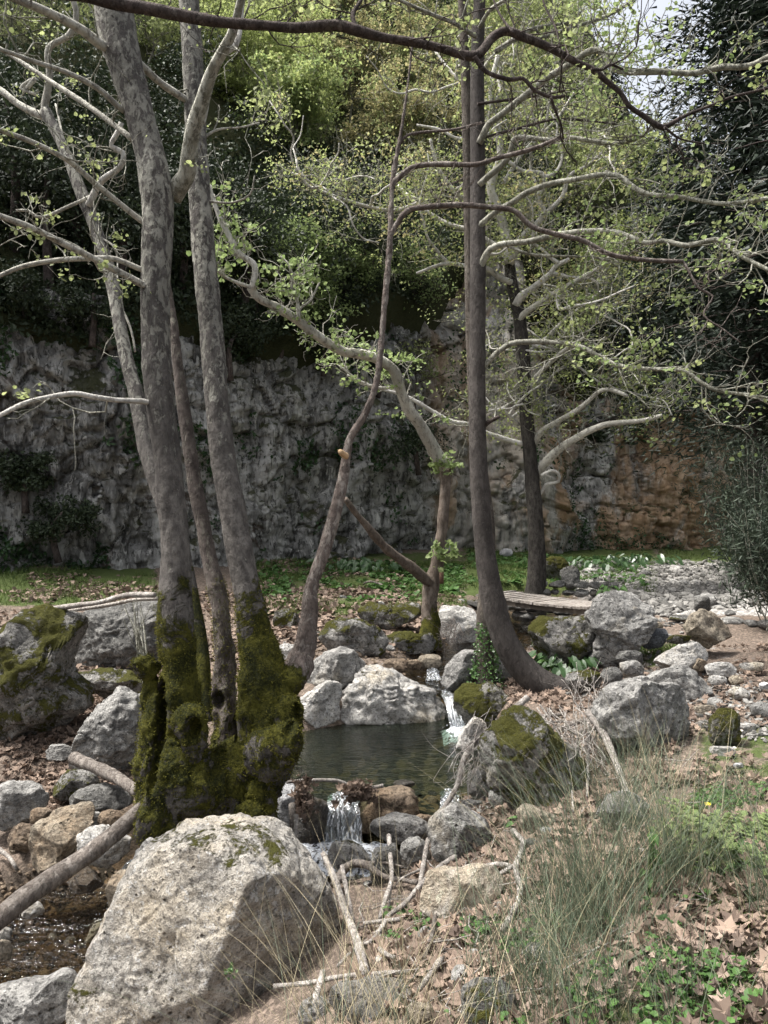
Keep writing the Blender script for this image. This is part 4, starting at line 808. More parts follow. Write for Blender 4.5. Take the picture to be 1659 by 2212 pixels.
for pts, w0, w1, Ya, Yb in [([(555, 1690), (568, 1760), (592, 1830), (606, 1900)], 60, 22, 5.35, 5.2), ([(530, 1740), (550, 1820), (570, 1900)], 50, 26, 5.25, 5.05), ([(330, 1450), (300, 1440), (290, 1425)], 40, 30, 5.5, 5.4), ([(325, 1640), (318, 1700), (330, 1780)], 50, 45, 5.4, 5.3), ([(600, 1480), (640, 1460), (655, 1420)], 70, 44, 5.7, 5.9), ([(490, 1650), (530, 1665), (560, 1650)], 50, 50, 5.6, 5.5)]:
    p, r = px_path(pts, Ya, Yb, w0, w1, .05); mb.add(*tube(p, r, 12, .1, 5))
V, Fs = mb.get(); tmp = bpy.data.objects.new('tmp', mesh_np('tmp', V, Fs)); COL.objects.link(tmp)
md = tmp.modifiers.new('r', 'REMESH'); md.mode = 'VOXEL'; md.voxel_size = .0165; md.adaptivity = 0
dg = bpy.context.evaluated_depsgraph_get(); dg.update(); em = bpy.data.meshes.new_from_object(tmp.evaluated_get(dg)); bpy.data.objects.remove(tmp)
V = np.zeros(len(em.vertices) * 3); em.vertices.foreach_get('co', V); V = V.reshape(-1, 3)
Q = np.zeros(len(em.loops), np.int32); em.loops.foreach_get('vertex_index', Q); Q = Q.reshape(-1, 4)
for it in range(4):                                            # relax the voxel steps
    s_ = np.zeros_like(V); c_ = np.zeros(len(V))
    for a in range(4):
        i, j = Q[:, a], Q[:, (a + 1) % 4]; np.add.at(s_, i, V[j]); np.add.at(c_, i, 1); np.add.at(s_, j, V[i]); np.add.at(c_, j, 1)
    V = V * .45 + .55 * s_ / c_[:, None]
def vnormals(V, Q):
    fn = np.cross(V[Q[:, 2]] - V[Q[:, 0]], V[Q[:, 3]] - V[Q[:, 1]]); n_ = np.zeros_like(V)
    for a in range(4): np.add.at(n_, Q[:, a], fn)
    return n_ / (np.linalg.norm(n_, axis=1)[:, None] + 1e-9)
nn = vnormals(V, Q); low = np.clip((1.15 - V[:, 2]) / 1.3, 0, 1)
V = V + nn * ((.006 + .055 * low) * fbm(V * np.array([5, 5, 3.5]), 4, 91) + .03 * low * ridged(V * np.array([14, 14, 4]), 3, 92) + (.004 + .010 * low) * fbm(V * 34, 3, 93))[:, None]
for (px, py, Y, a, b, dp) in [(338, 1600, 5.2, 11, 85, .22), (345, 1520, 5.3, 9, 40, .14), (408, 1588, 5.05, 13, 22, .14), (500, 1590, 5.75, 14, 32, .2), (625, 1570, 5.1, 9, 16, .10), (335, 1445, 5.35, 11, 13, .10)]:   # hollows
    c = P(px, py, Y); s_ = Y / F_PX; e = ((V[:, 0] - c[0]) / (a * s_)) ** 2 + ((V[:, 2] - c[2]) / (b * s_)) ** 2 + .9 * fbm(V * 11, 3, 17); m_ = (e < 2.2) & (nn[:, 1] < .3)
    V[m_, 1] += (dp * np.clip(1.35 - e[m_] * .75, 0, 1))
fc = V[Q].mean(1); cut = .95 + .10 * fbm(fc * 3, 3, 7)
lab = np.zeros(len(Q), int); best = np.full(len(Q), 9.)
for k, key in enumerate(STEMS):
    if key == 'T4': continue
    p = STEMS[key][0][::3]
    for a in range(0, len(fc), 8000):
        d = np.linalg.norm(fc[a:a + 8000, None] - p[None], axis=2).min(1) - np.mean(STEMS[key][1]) * .0; b = slice(a, a + 8000); m_ = d < best[b]; best[b] = np.where(m_, d, best[b]); lab[b] = np.where(m_, k + 1, lab[b])
rear = ((lab == 3) | (lab == 4)) & (fc[:, 1] > 5.72) & (fc[:, 2] > -.25)
lab[(fc[:, 2] < cut) & (lab != 5) & ~rear] = 0; lab[(lab == 5) & (fc[:, 2] < -.35)] = 0
t1 = empty('plane_tree', P(470, 1830, 5.4), 'many-stemmed plane tree on a mossy hollow root clump behind huge boulder', 'tree')
for k in range(6):
    sel = Q[lab == k]
    if not len(sel): continue
    u = np.unique(sel); mp = np.full(len(V), -1); mp[u] = np.arange(len(u))
    part('root_clump' if k == 0 else 'stem', V[u], mp[sel], M['bark_slim' if k == 5 else 'bark_rear' if k == 3 else 'bark_fore' if k == 4 else 'bark_fore'], t1)
p4, r4 = STEMS['T4']; V4, Q4, T4_ = tube(p4, r4, 12, .08, 9); part('stem', V4, [T4_, Q4], M['bark_fore'], t1)
# moss fur on the clump
rg = np.random.default_rng(12); nn = vnormals(V, Q); tri = Q[(lab == 0) | ((lab < 4) & (fc[:, 2] < 1.2))]
cs = V[tri].mean(1); cn = nn[tri[:, 0]]; sc_ = fbm(cs * 5, 4, 201) + np.interp(cs[:, 2], [-.3, .6, 1.3], [.45, .30, -.45]) + cn[:, 2] * .35
pick = np.where(sc_ > .10)[0]; pick = pick[rg.integers(0, len(pick), 34000)]
C = cs[pick] + rg.normal(size=(len(pick), 3)) * .008; NRM = cn[pick] + rg.normal(size=(len(pick), 3)) * .55; NRM /= np.linalg.norm(NRM, axis=1)[:, None]
tt = np.cross(NRM, rg.normal(size=NRM.shape)); tt /= np.linalg.norm(tt, axis=1)[:, None]
Lm = rg.uniform(.008, .022, len(C))[:, None]; Wm = .0035
V3 = np.stack([C - tt * Wm, C + tt * Wm, C + NRM * Lm], 1).reshape(-1, 3)
o = part('moss', V3, np.arange(len(V3)).reshape(-1, 3), M['moss_tuft'], t1, False); o['kind'] = 'stuff'
fb = []
def fbr(pts, Y0, Y1, w0, w1, mat='bark_pale', **k): fb.append(bough(t1, 'branch', pts, Y0, Y1, w0, w1, mat, **k))
fbr([(372, 425), (385, 405), (402, 380), (408, 340), (415, 290), (435, 225), (460, 150), (500, 75), (520, 0), (530, -60)], 5.8, 5.0, 42, 12, 'bark_limb', knob=.12)
fbr([(312, 618), (300, 610), (215, 565), (135, 525), (75, 495), (0, 467), (-120, 430)], 5.6, 4.6, 17, 13, 'bark_pale')
fbr([(312, 585), (250, 560), (200, 558), (125, 562), (50, 575), (0, 595), (-80, 620)], 5.65, 5.2, 12, 9)
fbr([(318, 485), (290, 465), (210, 400), (145, 345), (65, 305), (0, 282), (-90, 250)], 5.7, 5.0, 14, 10)
fbr([(285, 300), (260, 280), (185, 225), (100, 170), (0, 105), (-80, 60)], 5.8, 6.4, 12, 8)
fbr([(268, 240), (250, 225), (210, 190), (140, 155), (65, 130), (0, 107), (-80, 90)], 5.75, 5.1, 13, 8)
fbr([(235, 105), (215, 95), (170, 60), (100, 25), (40, 0), (-60, -40)], 5.75, 5.0, 22, 14)
fbr([(330, 872), (308, 867), (250, 864), (200, 857), (160, 850), (100, 859), (50, 872), (0, 897), (-80, 930)], 5.55, 4.7, 12, 9, 'bark_white')
fbr([(300, 135), (325, 160), (355, 185), (385, 205), (410, 220)], 5.9, 6.3, 15, 14)
fbr([(435, 265), (440, 250), (450, 200), (475, 125), (510, 95), (520, 40), (525, -30)], 6.25, 6.6, 16, 11, 'bark_white')
fbr([(100, 245), (90, 250), (40, 225), (0, 195), (-60, 170)], 7.6, 7.8, 18, 12)
fbr([(98, 240), (97, 225), (107, 165), (105, 105), (150, 75), (165, 30), (150, -20)], 7.6, 7.4, 17, 11)
fbr([(190, 445), (200, 425), (220, 390), (260, 360), (265, 330), (240, 315), (255, 285), (262, 265)], 7.3, 7.1, 16, 10, 'bark_white')
fbr([(195, 425), (150, 445), (90, 470), (60, 455), (35, 455)], 7.35, 7.2, 9, 6)
fbr([(75, 170), (55, 195), (75, 170), (45, 190), (78, 205)], 7.7, 7.7, 10, 6)
fbr([(437, 300), (470, 280), (520, 275), (560, 265)], 6.3, 6.6, 6, 3); fbr([(452, 435), (500, 438), (540, 420), (550, 380)], 6.2, 6.0, 6, 3)
fbr([(245, 640), (270, 680), (285, 720), (292, 760)], 7.4, 7.2, 6, 4); fbr([(140, 325), (130, 270), (120, 225)], 7.5, 7.9, 6, 4); fbr([(212, 510), (250, 540), (254, 610)], 7.3, 7.1, 5, 3)
# slim leaning stem's own branches
sb = []
sb.append(bough(t1, 'branch', [(842, 515), (848, 500), (860, 480), (880, 455), (920, 447), (1000, 443), (1060, 448), (1110, 455), (1150, 490), (1210, 508), (1260, 520), (1320, 550), (1400, 562), (1475, 565)], 6.4, 6.2, 13, 9, 'bark_slim'))
sb.append(bough(t1, 'branch', [(1475, 565), (1490, 590), (1512, 625), (1540, 640), (1520, 680), (1560, 710), (1600, 740)], 6.2, 6.0, 6, 3, 'bark_slim', sides=6))
sb.append(bough(t1, 'branch', [(846, 410), (850, 395), (860, 385), (890, 362), (930, 355), (980, 355), (1030, 355), (1080, 340), (1140, 325), (1180, 310), (1215, 295)], 6.45, 6.2, 13, 8, 'bark_slim'))
sb.append(bough(t1, 'branch', [(864, 310), (880, 292), (920, 285), (980, 280), (1040, 265)], 6.5, 6.6, 7, 5, 'bark_slim', sides=6))
p, r = px_path([(746, 985), (741, 981), (735, 975)], 6.1, 5.95, 16, 11, .01); V_, Fq, Ft = tube(p, r, 8, .25); part('broken_stub', V_, [Ft, Fq], M['cut'], t1)
rg = np.random.default_rng(2)
mb, tips = twig_set(rg, fb, 60, .55, .007, .2); add_twigs(t1, 'bark_limb', mb); add_leaves(t1, 'foliage', 'leaf_olive', rg, tips, 700, .032, LEAF_S, .06)
mb, tips = twig_set(rg, sb, 26, .4, .005, .2); add_twigs(t1, 'bark_slim', mb)
# shoots and dead sprouts at the clump
rg = np.random.default_rng(8); mb = MB()
for k in range(16):
    a = P(308 + rg.normal() * 6, 1420, 5.5); b = P(290 + rg.uniform(-30, 40), 1300 + rg.uniform(-20, 50), 5.6 + rg.normal() * .1); mb.add(*tube(resample([a, (a + b) / 2 + rg.normal(size=3) * .02, b], n=4), np.linspace(.005, .0025, 9), 4, 0, 0, False)[:2])
mb.build('sprouts', M['bark_limb'], t1)['kind'] = 'stuff'

# ---- dark limb hanging over the stream from a tree standing left of the view
t0 = empty('overhanging_tree', (-4.2, 3.6, -.7), 'dark sinuous limb reaching across the top from a tree outside the frame', 'tree')
p, r = px_path([(-1000, 1500, 190), (-1010, 900, 150), (-960, 400, 120), (-700, 120, 70), (-300, 0, 46), (0, -22, 32), (150, -14, 29), (250, 7, 27), (325, 20, 26), (400, 35, 25), (475, 47, 24), (530, 52, 25), (575, 55, 22), (640, 60, 22), (725, 55, 22), (768, 65, 24), (830, 82, 19), (890, 90, 19), (955, 105, 18), (1015, 122, 21), (1040, 112, 19), (1065, 80, 18), (1095, 67, 18), (1130, 80, 18), (1170, 95, 17), (1210, 115, 15), (1250, 137, 14), (1280, 150, 14), (1310, 175, 12), (1340, 200, 11), (1360, 230, 11), (1390, 250, 11), (1410, 265, 11), (1430, 275, 11), (1450, 267, 9), (1480, 250, 8), (1530, 230, 7), (1580, 210, 6), (1659, 190, 5), (1720, 170, 3)], 3.6, 4.6, 0, 0, .04)
V_, Fq, Ft = tube(p, r, 10, .12, 4); part('limb', V_, [Ft, Fq], M['bark_dark'], t0); ob = [(p[60:], r[60:])]
for pts, w0, w1 in [([(1025, 122), (1030, 130), (1050, 155), (1100, 172), (1130, 170), (1155, 195), (1190, 210), (1220, 207)], 11, 6), ([(768, 62), (762, 30), (780, 0), (790, -30)], 11, 7), ([(1190, 210), (1200, 240), (1212, 270), (1217, 300)], 6, 4), ([(1278, 150), (1300, 150), (1320, 140), (1345, 150)], 8, 5), ([(1110, 72), (1085, 40), (1070, 10), (1060, -20)], 6, 4), ([(1212, 115), (1200, 60), (1180, 20), (1170, -10)], 6, 4), ([(1215, 118), (1212, 160), (1208, 200)], 5, 3), ([(1435, 275), (1470, 300), (1520, 310)], 6, 3)]:
    ob.append(bough(t0, 'branch', pts, 4.35, 4.5, w0, w1, 'bark_dark', sides=7, step=.03))
rg = np.random.default_rng(4); mb, tips = twig_set(rg, ob, 46, .45, .005, .1, along=(.4, 1.)); add_twigs(t0, 'bark_dark', mb); add_leaves(t0, 'foliage', 'leaf_olive', rg, tips, 420, .026, LEAF_S, .04)

# ---- bent pollard on the far bank
t6 = empty('bent_tree', P(930, 1370, 11.3), 'bent mossy tree forking low on the far bank with long pale limb', 'tree')
lb = []
lb.append(bough(t6, 'trunk', [(925, 1400, 58), (930, 1360, 46), (928, 1310, 33), (932, 1265, 36), (944, 1220, 28), (951, 1170, 24), (957, 1120, 24), (963, 1060, 22), (966, 1005, 27), (955, 990, 24)], 11.3, 11.4, 0, 0, 'bark_bent', sides=14, knob=.16))
lb.append(bough(t6, 'limb', [(966, 1010), (945, 985), (915, 930), (880, 880), (862, 830), (850, 800), (820, 778), (780, 765), (740, 758), (700, 735), (660, 705), (640, 690), (600, 665), (560, 645), (540, 620)], 11.4, 9.6, 30, 16, 'bark_pale', sides=10, knob=.14))
lb.append(bough(t6, 'limb', [(545, 625), (550, 575), (515, 545), (490, 500), (475, 470), (460, 430), (452, 400)], 9.6, 9.4, 15, 9, 'bark_white', sides=8, knob=.15))
lb.append(bough(t6, 'branch', [(545, 622), (500, 605), (475, 590), (460, 570)], 9.6, 9.5, 9, 6, 'bark_pale'))
lb.append(bough(t6, 'branch', [(645, 692), (642, 650), (630, 625), (632, 600), (622, 570), (600, 550)], 9.9, 9.9, 9, 5, 'bark_pale'))
lb.append(bough(t6, 'branch', [(640, 692), (650, 665), (670, 650), (690, 610)], 9.9, 10.1, 6, 4, 'bark_pale'))
lb.append(bough(t6, 'branch', [(862, 835), (820, 838), (780, 825), (745, 800), (735, 792)], 11.1, 10.9, 8, 5, 'bark_white'))
lb.append(bough(t6, 'limb', [(932, 1262), (900, 1235), (860, 1205), (830, 1180), (795, 1140), (770, 1110), (745, 1078)], 11.3, 10.3, 25, 13, 'bark_bent', sides=10, knob=.18))
rg = np.random.default_rng(6); mb, tips = twig_set(rg, lb[1:7], 80, .6, .008, .3); add_twigs(t6, 'bark_pale', mb)
add_leaves(t6, 'foliage', 'leaf_fresh', rg, tips, 1500, .052, LEAF_S, .08)
sp = np.array([P(960 + rg.normal() * 16, 1000 + rg.normal() * 8, 11.3 + rg.normal() * .1) for k in range(70)] + [P(925 + rg.uniform(0, 60), 1190 + rg.normal() * 18, 11.1) for k in range(40)]); add_leaves(t6, 'foliage', 'leaf_fresh', rg, sp, 360, .06, LEAF_S, .05)
mb = MB(); c = P(954, 1248, 11.15); box(mb, c, (.03, 0, 0), (0, .01, 0), (0, 0, .085)); o = mb.build('small_board', M['board']); tag(o, 'small brown board fixed to the bent tree trunk', 'board')

# ---- curved tree in the middle with its second, ivy-footed stem
t7 = empty('curved_tree', P(1200, 1520, 8.5), 'tall tree with smooth dark trunk sweeping up from a curved base', 'tree')
cb = []
bough(t7, 'trunk', [(1245, 1530, 62), (1215, 1500, 66), (1165, 1475, 64), (1118, 1430, 60), (1087, 1375, 55), (1068, 1310, 52), (1053, 1230, 46), (1043, 1150, 41), (1036, 1050, 40), (1032, 950, 38), (1031, 800, 36), (1032, 600, 34), (1032, 400, 33), (1031, 200, 30), (1032, 100, 28), (1036, 0, 26), (1040, -150, 22)], 8.4, 8.8, 0, 0, 'bark_centre', sides=18, knob=.035, step=.07)
bough(t7, 'stem', [(1052, 1520, 52), (1050, 1470, 44), (1047, 1380, 38), (1049, 1300, 34), (1055, 1200, 30), (1052, 1100, 27), (1030, 950, 25), (1020, 800, 23), (1014, 600, 21), (1011, 400, 21), (1007, 200, 21), (1003, 100, 19), (998, 0, 18), (994, -120, 16)], 8.9, 9.3, 0, 0, 'bark_second', sides=12, knob=.07, step=.07)
def cbr(pts, Y1, w0, w1, mat='bark_limb', Y0=8.6, **k): cb.append(bough(t7, 'branch', pts, Y0, Y1, w0, w1, mat, **k))
cbr([(1035, 310), (1045, 290), (1055, 270), (1080, 250), (1130, 210), (1180, 170), (1230, 140), (1265, 115), (1290, 108), (1310, 127), (1322, 145), (1355, 155), (1430, 155), (1500, 158), (1560, 145), (1620, 142), (1690, 105)], 7.4, 15, 12)
cbr([(1035, 400), (1050, 385), (1080, 360), (1100, 335), (1110, 302), (1130, 297), (1180, 302), (1230, 297), (1280, 305), (1330, 310), (1375, 300), (1405, 280), (1440, 272)], 7.8, 14, 7)
cbr([(1035, 490), (1050, 475), (1075, 455), (1110, 435), (1140, 415), (1190, 397), (1245, 387), (1305, 377), (1340, 382), (1370, 405), (1405, 420), (1465, 425), (1505, 432), (1570, 440), (1659, 428), (1720, 420)], 7.2, 14, 8)
cbr([(1036, 580), (1047, 557), (1060, 537), (1090, 527), (1140, 522), (1190, 510), (1255, 500), (1320, 500), (1355, 510), (1395, 525), (1430, 520), (1485, 530), (1545, 517), (1570, 530), (1605, 555), (1659, 582), (1710, 600)], 7.0, 15, 9)
cbr([(1095, 530), (1130, 545), (1170, 552), (1260, 555), (1310, 562), (1340, 580)], 8.3, 7, 4)
cbr([(1038, 800), (1052, 785), (1080, 757), (1115, 740), (1200, 740), (1260, 752), (1305, 777), (1345, 792), (1405, 797), (1475, 800), (1515, 827), (1555, 845), (1610, 852), (1670, 862)], 7.3, 13, 7)
cbr([(1030, 80), (980, 50), (930, 30), (885, 10), (840, -10)], 8.4, 10, 7); cbr([(1035, 60), (1060, 20), (1090, 0), (1120, -30)], 8.2, 9, 6)
cbr([(1032, 225), (1100, 215), (1170, 205), (1250, 190), (1320, 180)], 8.9, 7, 4, 'bark_dark'); cbr([(1035, 300), (1110, 280), (1200, 258), (1280, 262), (1340, 270)], 9.3, 7, 4, 'bark_dark')
cbr([(1040, 925), (1055, 912), (1068, 905), (1078, 900)], 8.4, 12, 9, 'bark_dark'); cbr([(1160, 85), (1250, 55), (1310, 35), (1370, 0), (1400, -20)], 9.2, 9, 7, 'bark_limb', 8.8)
cbr([(1072, 110), (1110, 85), (1160, 60), (1240, 50)], 9.0, 12, 8)
rg = np.random.default_rng(7); mb, tips = twig_set(rg, cb, 210, .75, .008, .25, along=(.25, 1.)); add_twigs(t7, 'bark_limb', mb)
tp = tips[(tips[:, 0] > .6)]; add_leaves(t7, 'foliage', 'leaf_olive', rg, tp, 2200, .038, LEAF_S, .09); add_leaves(t7, 'foliage', 'leaf_fresh', rg, tp[tp[:, 0] > 1.8], 2200, .038, LEAF_S, .09)
iv = []; rg = np.random.default_rng(15)
for k in range(900):
    py = 1560 - 210 * rg.random() ** 1.3; a = rg.uniform(math.pi * .9, math.pi * 2.1); wdt = np.interp(py, [1350, 1440, 1560], [16, 24, 62]); iv.append(P(1050 + math.cos(a) * wdt, py, 8.85 + math.sin(a) * wdt * 8.85 / F_PX - .02))
iv = np.array(iv); V_, F_ = scatter(*LEAF_S, iv + rg.normal(size=iv.shape) * .02, rg.uniform(.016, .034, len(iv)), rot_frames(rg, len(iv), 1.2, (0, -1, .5)))
o = part('leaf_cover', V_, F_, M['leaf_ivy'], None, False); o.name = 'ivy'; tag(o, 'green ivy climbing the foot of the thin stem by the pool', 'ivy')

# ---- lichened tree behind the bridge
t8 = empty('lichened_tree', P(1152, 1350, 15.6), 'dark lichened tree behind the footbridge with sunlit pale upper limbs', 'tree')
eb = []
bough(t8, 'trunk', [(1148, 1370, 74), (1150, 1340, 60), (1157, 1277, 44), (1160, 1187, 37), (1154, 1087, 33), (1145, 987, 31), (1136, 887, 29), (1131, 787, 30), (1124, 700, 27), (1115, 650, 26), (1104, 600, 24), (1098, 560, 22)], 15.5, 15.9, 0, 0, 'bark_far', sides=14, knob=.09, step=.12)
def ebr(pts, Y1, w0, w1, mat='bark_white', Y0=15.8, **k): eb.append(bough(t8, 'branch', pts, Y0, Y1, w0, w1, mat, step=.1, **k))
ebr([(1145, 975), (1155, 957), (1170, 932), (1210, 907), (1245, 887), (1270, 867), (1295, 845), (1320, 842), (1355, 855)], 14.5, 14, 8, 'bark_pale')
ebr([(1155, 1035), (1164, 1017), (1175, 1002), (1200, 977), (1230, 955), (1270, 932), (1310, 917), (1355, 912), (1395, 907), (1430, 897)], 14.2, 22, 8, 'bark_pale')
ebr([(1225, 958), (1280, 922), (1330, 902), (1380, 887), (1420, 877), (1455, 860)], 15.4, 12, 5, 'bark_far')
ebr([(1160, 1075), (1170, 1062), (1180, 1047), (1207, 1040), (1205, 1022), (1190, 1017), (1170, 1027)], 15.3, 9, 6)
ebr([(1140, 850), (1150, 832), (1160, 812), (1190, 782), (1225, 752), (1260, 730)], 14.8, 12, 7, 'bark_pale')
ebr([(1150, 962), (1120, 957), (1055, 937), (1015, 917), (980, 912), (940, 892), (880, 857), (829, 842), (790, 832), (750, 810)], 14.8, 13, 6)
ebr([(1120, 917), (1090, 890), (1075, 885), (1055, 888)], 15.2, 9, 5)
ebr([(1115, 660), (1125, 640), (1155, 620), (1190, 590), (1200, 575), (1230, 560)], 15.2, 20, 9)
ebr([(1122, 700), (1130, 680), (1180, 645), (1230, 615), (1265, 595), (1300, 575), (1320, 550)], 14.8, 14, 8, 'bark_pale')
ebr([(1130, 770), (1180, 730), (1220, 690), (1260, 660), (1310, 620)], 16.8, 10, 6); ebr([(1105, 610), (1080, 600), (1050, 580), (1010, 575), (960, 570), (900, 590)], 15.0, 14, 6)
ebr([(1100, 570), (1095, 520), (1075, 450), (1060, 400), (1080, 340), (1075, 280), (1060, 200), (1075, 120)], 15.6, 24, 9)
ebr([(1100, 570), (1130, 510), (1155, 490), (1175, 460), (1162, 430), (1175, 395), (1170, 375), (1130, 370), (1100, 350)], 15.3, 18, 8)
ebr([(1160, 485), (1180, 460), (1215, 425), (1230, 380), (1265, 360), (1300, 330)], 15.6, 12, 6); ebr([(1070, 440), (1040, 440), (1000, 430), (975, 405), (950, 370), (935, 325), (930, 300)], 15.2, 14, 6)
ebr([(1085, 540), (1020, 500), (960, 480), (900, 440), (860, 400)], 16.6, 13, 5); ebr([(1075, 300), (1030, 290), (990, 300), (950, 280), (900, 270)], 15.9, 9, 5); ebr([(1068, 230), (1020, 200), (970, 150), (940, 110)], 16.4, 10, 5)
ebr([(1085, 400), (1130, 330), (1200, 260), (1240, 200)], 16.5, 10, 5); ebr([(1000, 430), (960, 450), (920, 440), (880, 455)], 14.8, 7, 4); ebr([(740, 430), (700, 415), (665, 400), (645, 365), (640, 345)], 14.5, 7, 5, Y0=14.5)
ebr([(900, 440), (850, 455), (790, 445), (740, 430)], 14.5, 9, 7, Y0=15.2); ebr([(1180, 640), (1240, 640), (1300, 660), (1350, 650)], 15.4, 7, 4); ebr([(1150, 745), (1210, 760), (1260, 800), (1300, 830)], 15.2, 7, 4)
rg = np.random.default_rng(91); main_ = list(eb)
for k in range(46):                                             # more of the crooked pale limbs
    pth, rd = main_[rg.integers(6, len(main_))]; i = rg.integers(len(pth) // 4, len(pth) - 1); d = rg.normal(size=3) * np.array([1, .5, .6]) + np.array([0, -.1, .35]); d /= np.linalg.norm(d); pp = [pth[i]]; L_ = rg.uniform(.9, 2.6)
    for s_ in range(7): d = d + rg.normal(size=3) * .42 + np.array([0, 0, .05]); d /= np.linalg.norm(d); pp.append(pp[-1] + d * L_ / 7)
    pp = resample(pp, n=4); rr_ = np.linspace(min(rd[i] * .8, .045), .012, len(pp)); V_, Fq, Ft = tube(pp, rr_, 7, .12, k); part('branch', V_, [Ft, Fq], M['bark_white'], t8); eb.append((pp, rr_))
rg = np.random.default_rng(9); mb, tips = twig_set(rg, eb, 300, 1.15, .012, .2, sub=2, along=(.1, 1.), sides=3, seg=5); add_twigs(t8, 'bark_limb', mb)
hiT = tips[tips[:, 2] > 3.0]
add_leaves(t8, 'foliage', 'leaf_olive', rg, hiT, 8000, .062, LEAF_D, .16); add_leaves(t8, 'foliage', 'leaf_bright', rg, hiT, 8000, .062, LEAF_D, .16); add_leaves(t8, 'foliage', 'leaf_rust', rg, tips[tips[:, 2] > 5.5], 4500, .062, LEAF_D, .2)
print('main trees', round(time.time() - T0, 1))

# ---- background trees
def grow_tree(label, base, height, crown_r, seed, bark='bark_bg', leaf='leaf_olive', nleaf=4000, lsize=.11, lean=(0, 0), fork=.35, group='trees on the wooded slope', spread=.13, name='slope_tree', leaf2=None, up=.35, lt=LEAF_D, nlimb=11):
    r_ = np.random.default_rng(seed); base = np.array(base, float); e = empty(name, base, label, 'tree', group)
    r0 = height * .016; top = base + np.array([lean[0], lean[1], height * .8])
    ctl = [base - np.array([0, 0, .4])] + [base + (top - base) * t + r_.normal(size=3) * height * .025 * np.array([1, 1, .2]) for t in (.2, .45, .7)] + [top]
    pth = resample(ctl, n=5); rad = np.linspace(r0 * 1.25, r0 * .3, len(pth)); V_, Fq, Ft = tube(pth, rad, 8, .1, seed); part('trunk', V_, [Ft, Fq], M[bark], e)
    paths = []
    mbL = MB()
    for k in range(nlimb):
        i = int((fork + (1 - fork) * k / nlimb) * (len(pth) - 1)); a = k * 2.4 + r_.uniform(-.4, .4); d = np.array([math.cos(a), math.sin(a), up + r_.uniform(0, .5)]); L_ = crown_r * r_.uniform(.75, 1.15) * (1 - .4 * k / nlimb); p = [pth[i]]
        for s_ in range(6): d = d + r_.normal(size=3) * .28 + np.array([0, 0, .05]); d /= np.linalg.norm(d); p.append(p[-1] + d * L_ / 6)
        p = resample(p, n=2); rr_ = np.linspace(rad[i] * .55, rad[i] * .14 + .006, len(p)); mbL.add(*tube(p, rr_, 6, .1, k, False)[:2]); paths.append((p, rr_))
    mbL.build('limbs', M[bark], e)
    mb, tips = twig_set(r_, paths, 90, crown_r * .45, .014, .25, sub=1, along=(.2, 1.), sides=3, seg=4); add_twigs(e, bark, mb)
    nl2 = nleaf // 3 if leaf2 else 0
    add_leaves(e, 'foliage', leaf, r_, tips, nleaf - nl2, lsize, lt, spread)
    if nl2: add_leaves(e, 'foliage', leaf2, r_, tips, nl2, lsize, lt, spread)
    return e
def on_hill(px, py_crown, t):
    h = hill(np.array([px]), np.array([t]))[0]; zc = CAM_Z - (py_crown - CY) * h[1] / F_PX
    return h, max(zc - h[2], 1.2)
BG = [(560, 170, 7.5, 2.1, 'leaf_bright', None, 5200, 'yellow-green tree in full leaf above the dark gully, left of centre'), (640, 280, 5.0, 1.5, 'leaf_bright', 'leaf_fresh', 3600, 'small yellow-green tree below the brightest crown'), (450, 110, 9.0, 2.2, 'leaf_bright', 'leaf_olive', 3600, 'yellow-green tree showing between the two main stems'),
      (760, 250, 8.0, 2.3, 'leaf_rust', 'leaf_olive', 5200, 'olive-brown budding tree right of the yellow-green crown'), (830, 90, 12., 3.0, 'leaf_rust', 'leaf_olive', 5200, 'brownish budding tree high on the slope at top centre'), (680, 60, 13, 2.8, 'leaf_olive', 'leaf_rust', 4200, 'olive tree high above the yellow-green crown'),
      (560, 20, 14, 2.6, 'leaf_olive', None, 3600, 'olive tree at the top edge above the yellow crown'), (950, 300, 8.0, 2.4, 'leaf_olive', 'leaf_rust', 4600, 'olive-leaved tree on the slope left of the curved trunk'), (1000, 120, 12, 3.0, 'leaf_olive', 'leaf_bright', 5200, 'light olive tree at the top behind the curved trunk'),
      (1180, 90, 11, 3.2, 'leaf_bright', 'leaf_olive', 5200, 'light green tree at top right of the curved trunk'), (1250, 330, 5.5, 2.6, 'leaf_olive', 'leaf_bright', 5400, 'yellowish tree behind the pale sunlit limbs'), (1300, 230, 6.0, 2.0, 'leaf_olive', None, 4200, 'olive tree just left of the gap of sky'),
      (1340, 480, 3.0, 2.0, 'leaf_bright', 'leaf_olive', 4600, 'pale green tree in front of the dark conifers'), (860, 420, 4.5, 1.8, 'leaf_rust', 'leaf_olive', 3400, 'brown-leaved tree above the reddish crag'),
      (110, 90, 9, 2.6, 'leaf_olive', None, 2600, 'dull olive tree in the top left corner'), (250, 40, 12, 2.6, 'leaf_olive', 'leaf_bright', 2600, 'olive tree at top left behind the main stem'), (330, 200, 8, 1.8, 'leaf_olive', None, 2000, 'sparse olive tree between the two main stems'), (20, 220, 8, 2.0, 'leaf_olive', None, 1500, 'sparse olive tree at the left edge below the corner tree')]
for k, (px, py, t, cr, lf, lf2, nl, lb_) in enumerate(BG):
    h, hz = on_hill(px, py, t); H_ = min(max(hz * 1.15, 2.6), 10); grow_tree(lb_, h, H_, cr * 1.55, 300 + k, 'bark_bg', lf, int(nl * 2.9), .11, ((0), (0)), .4, leaf2=lf2)
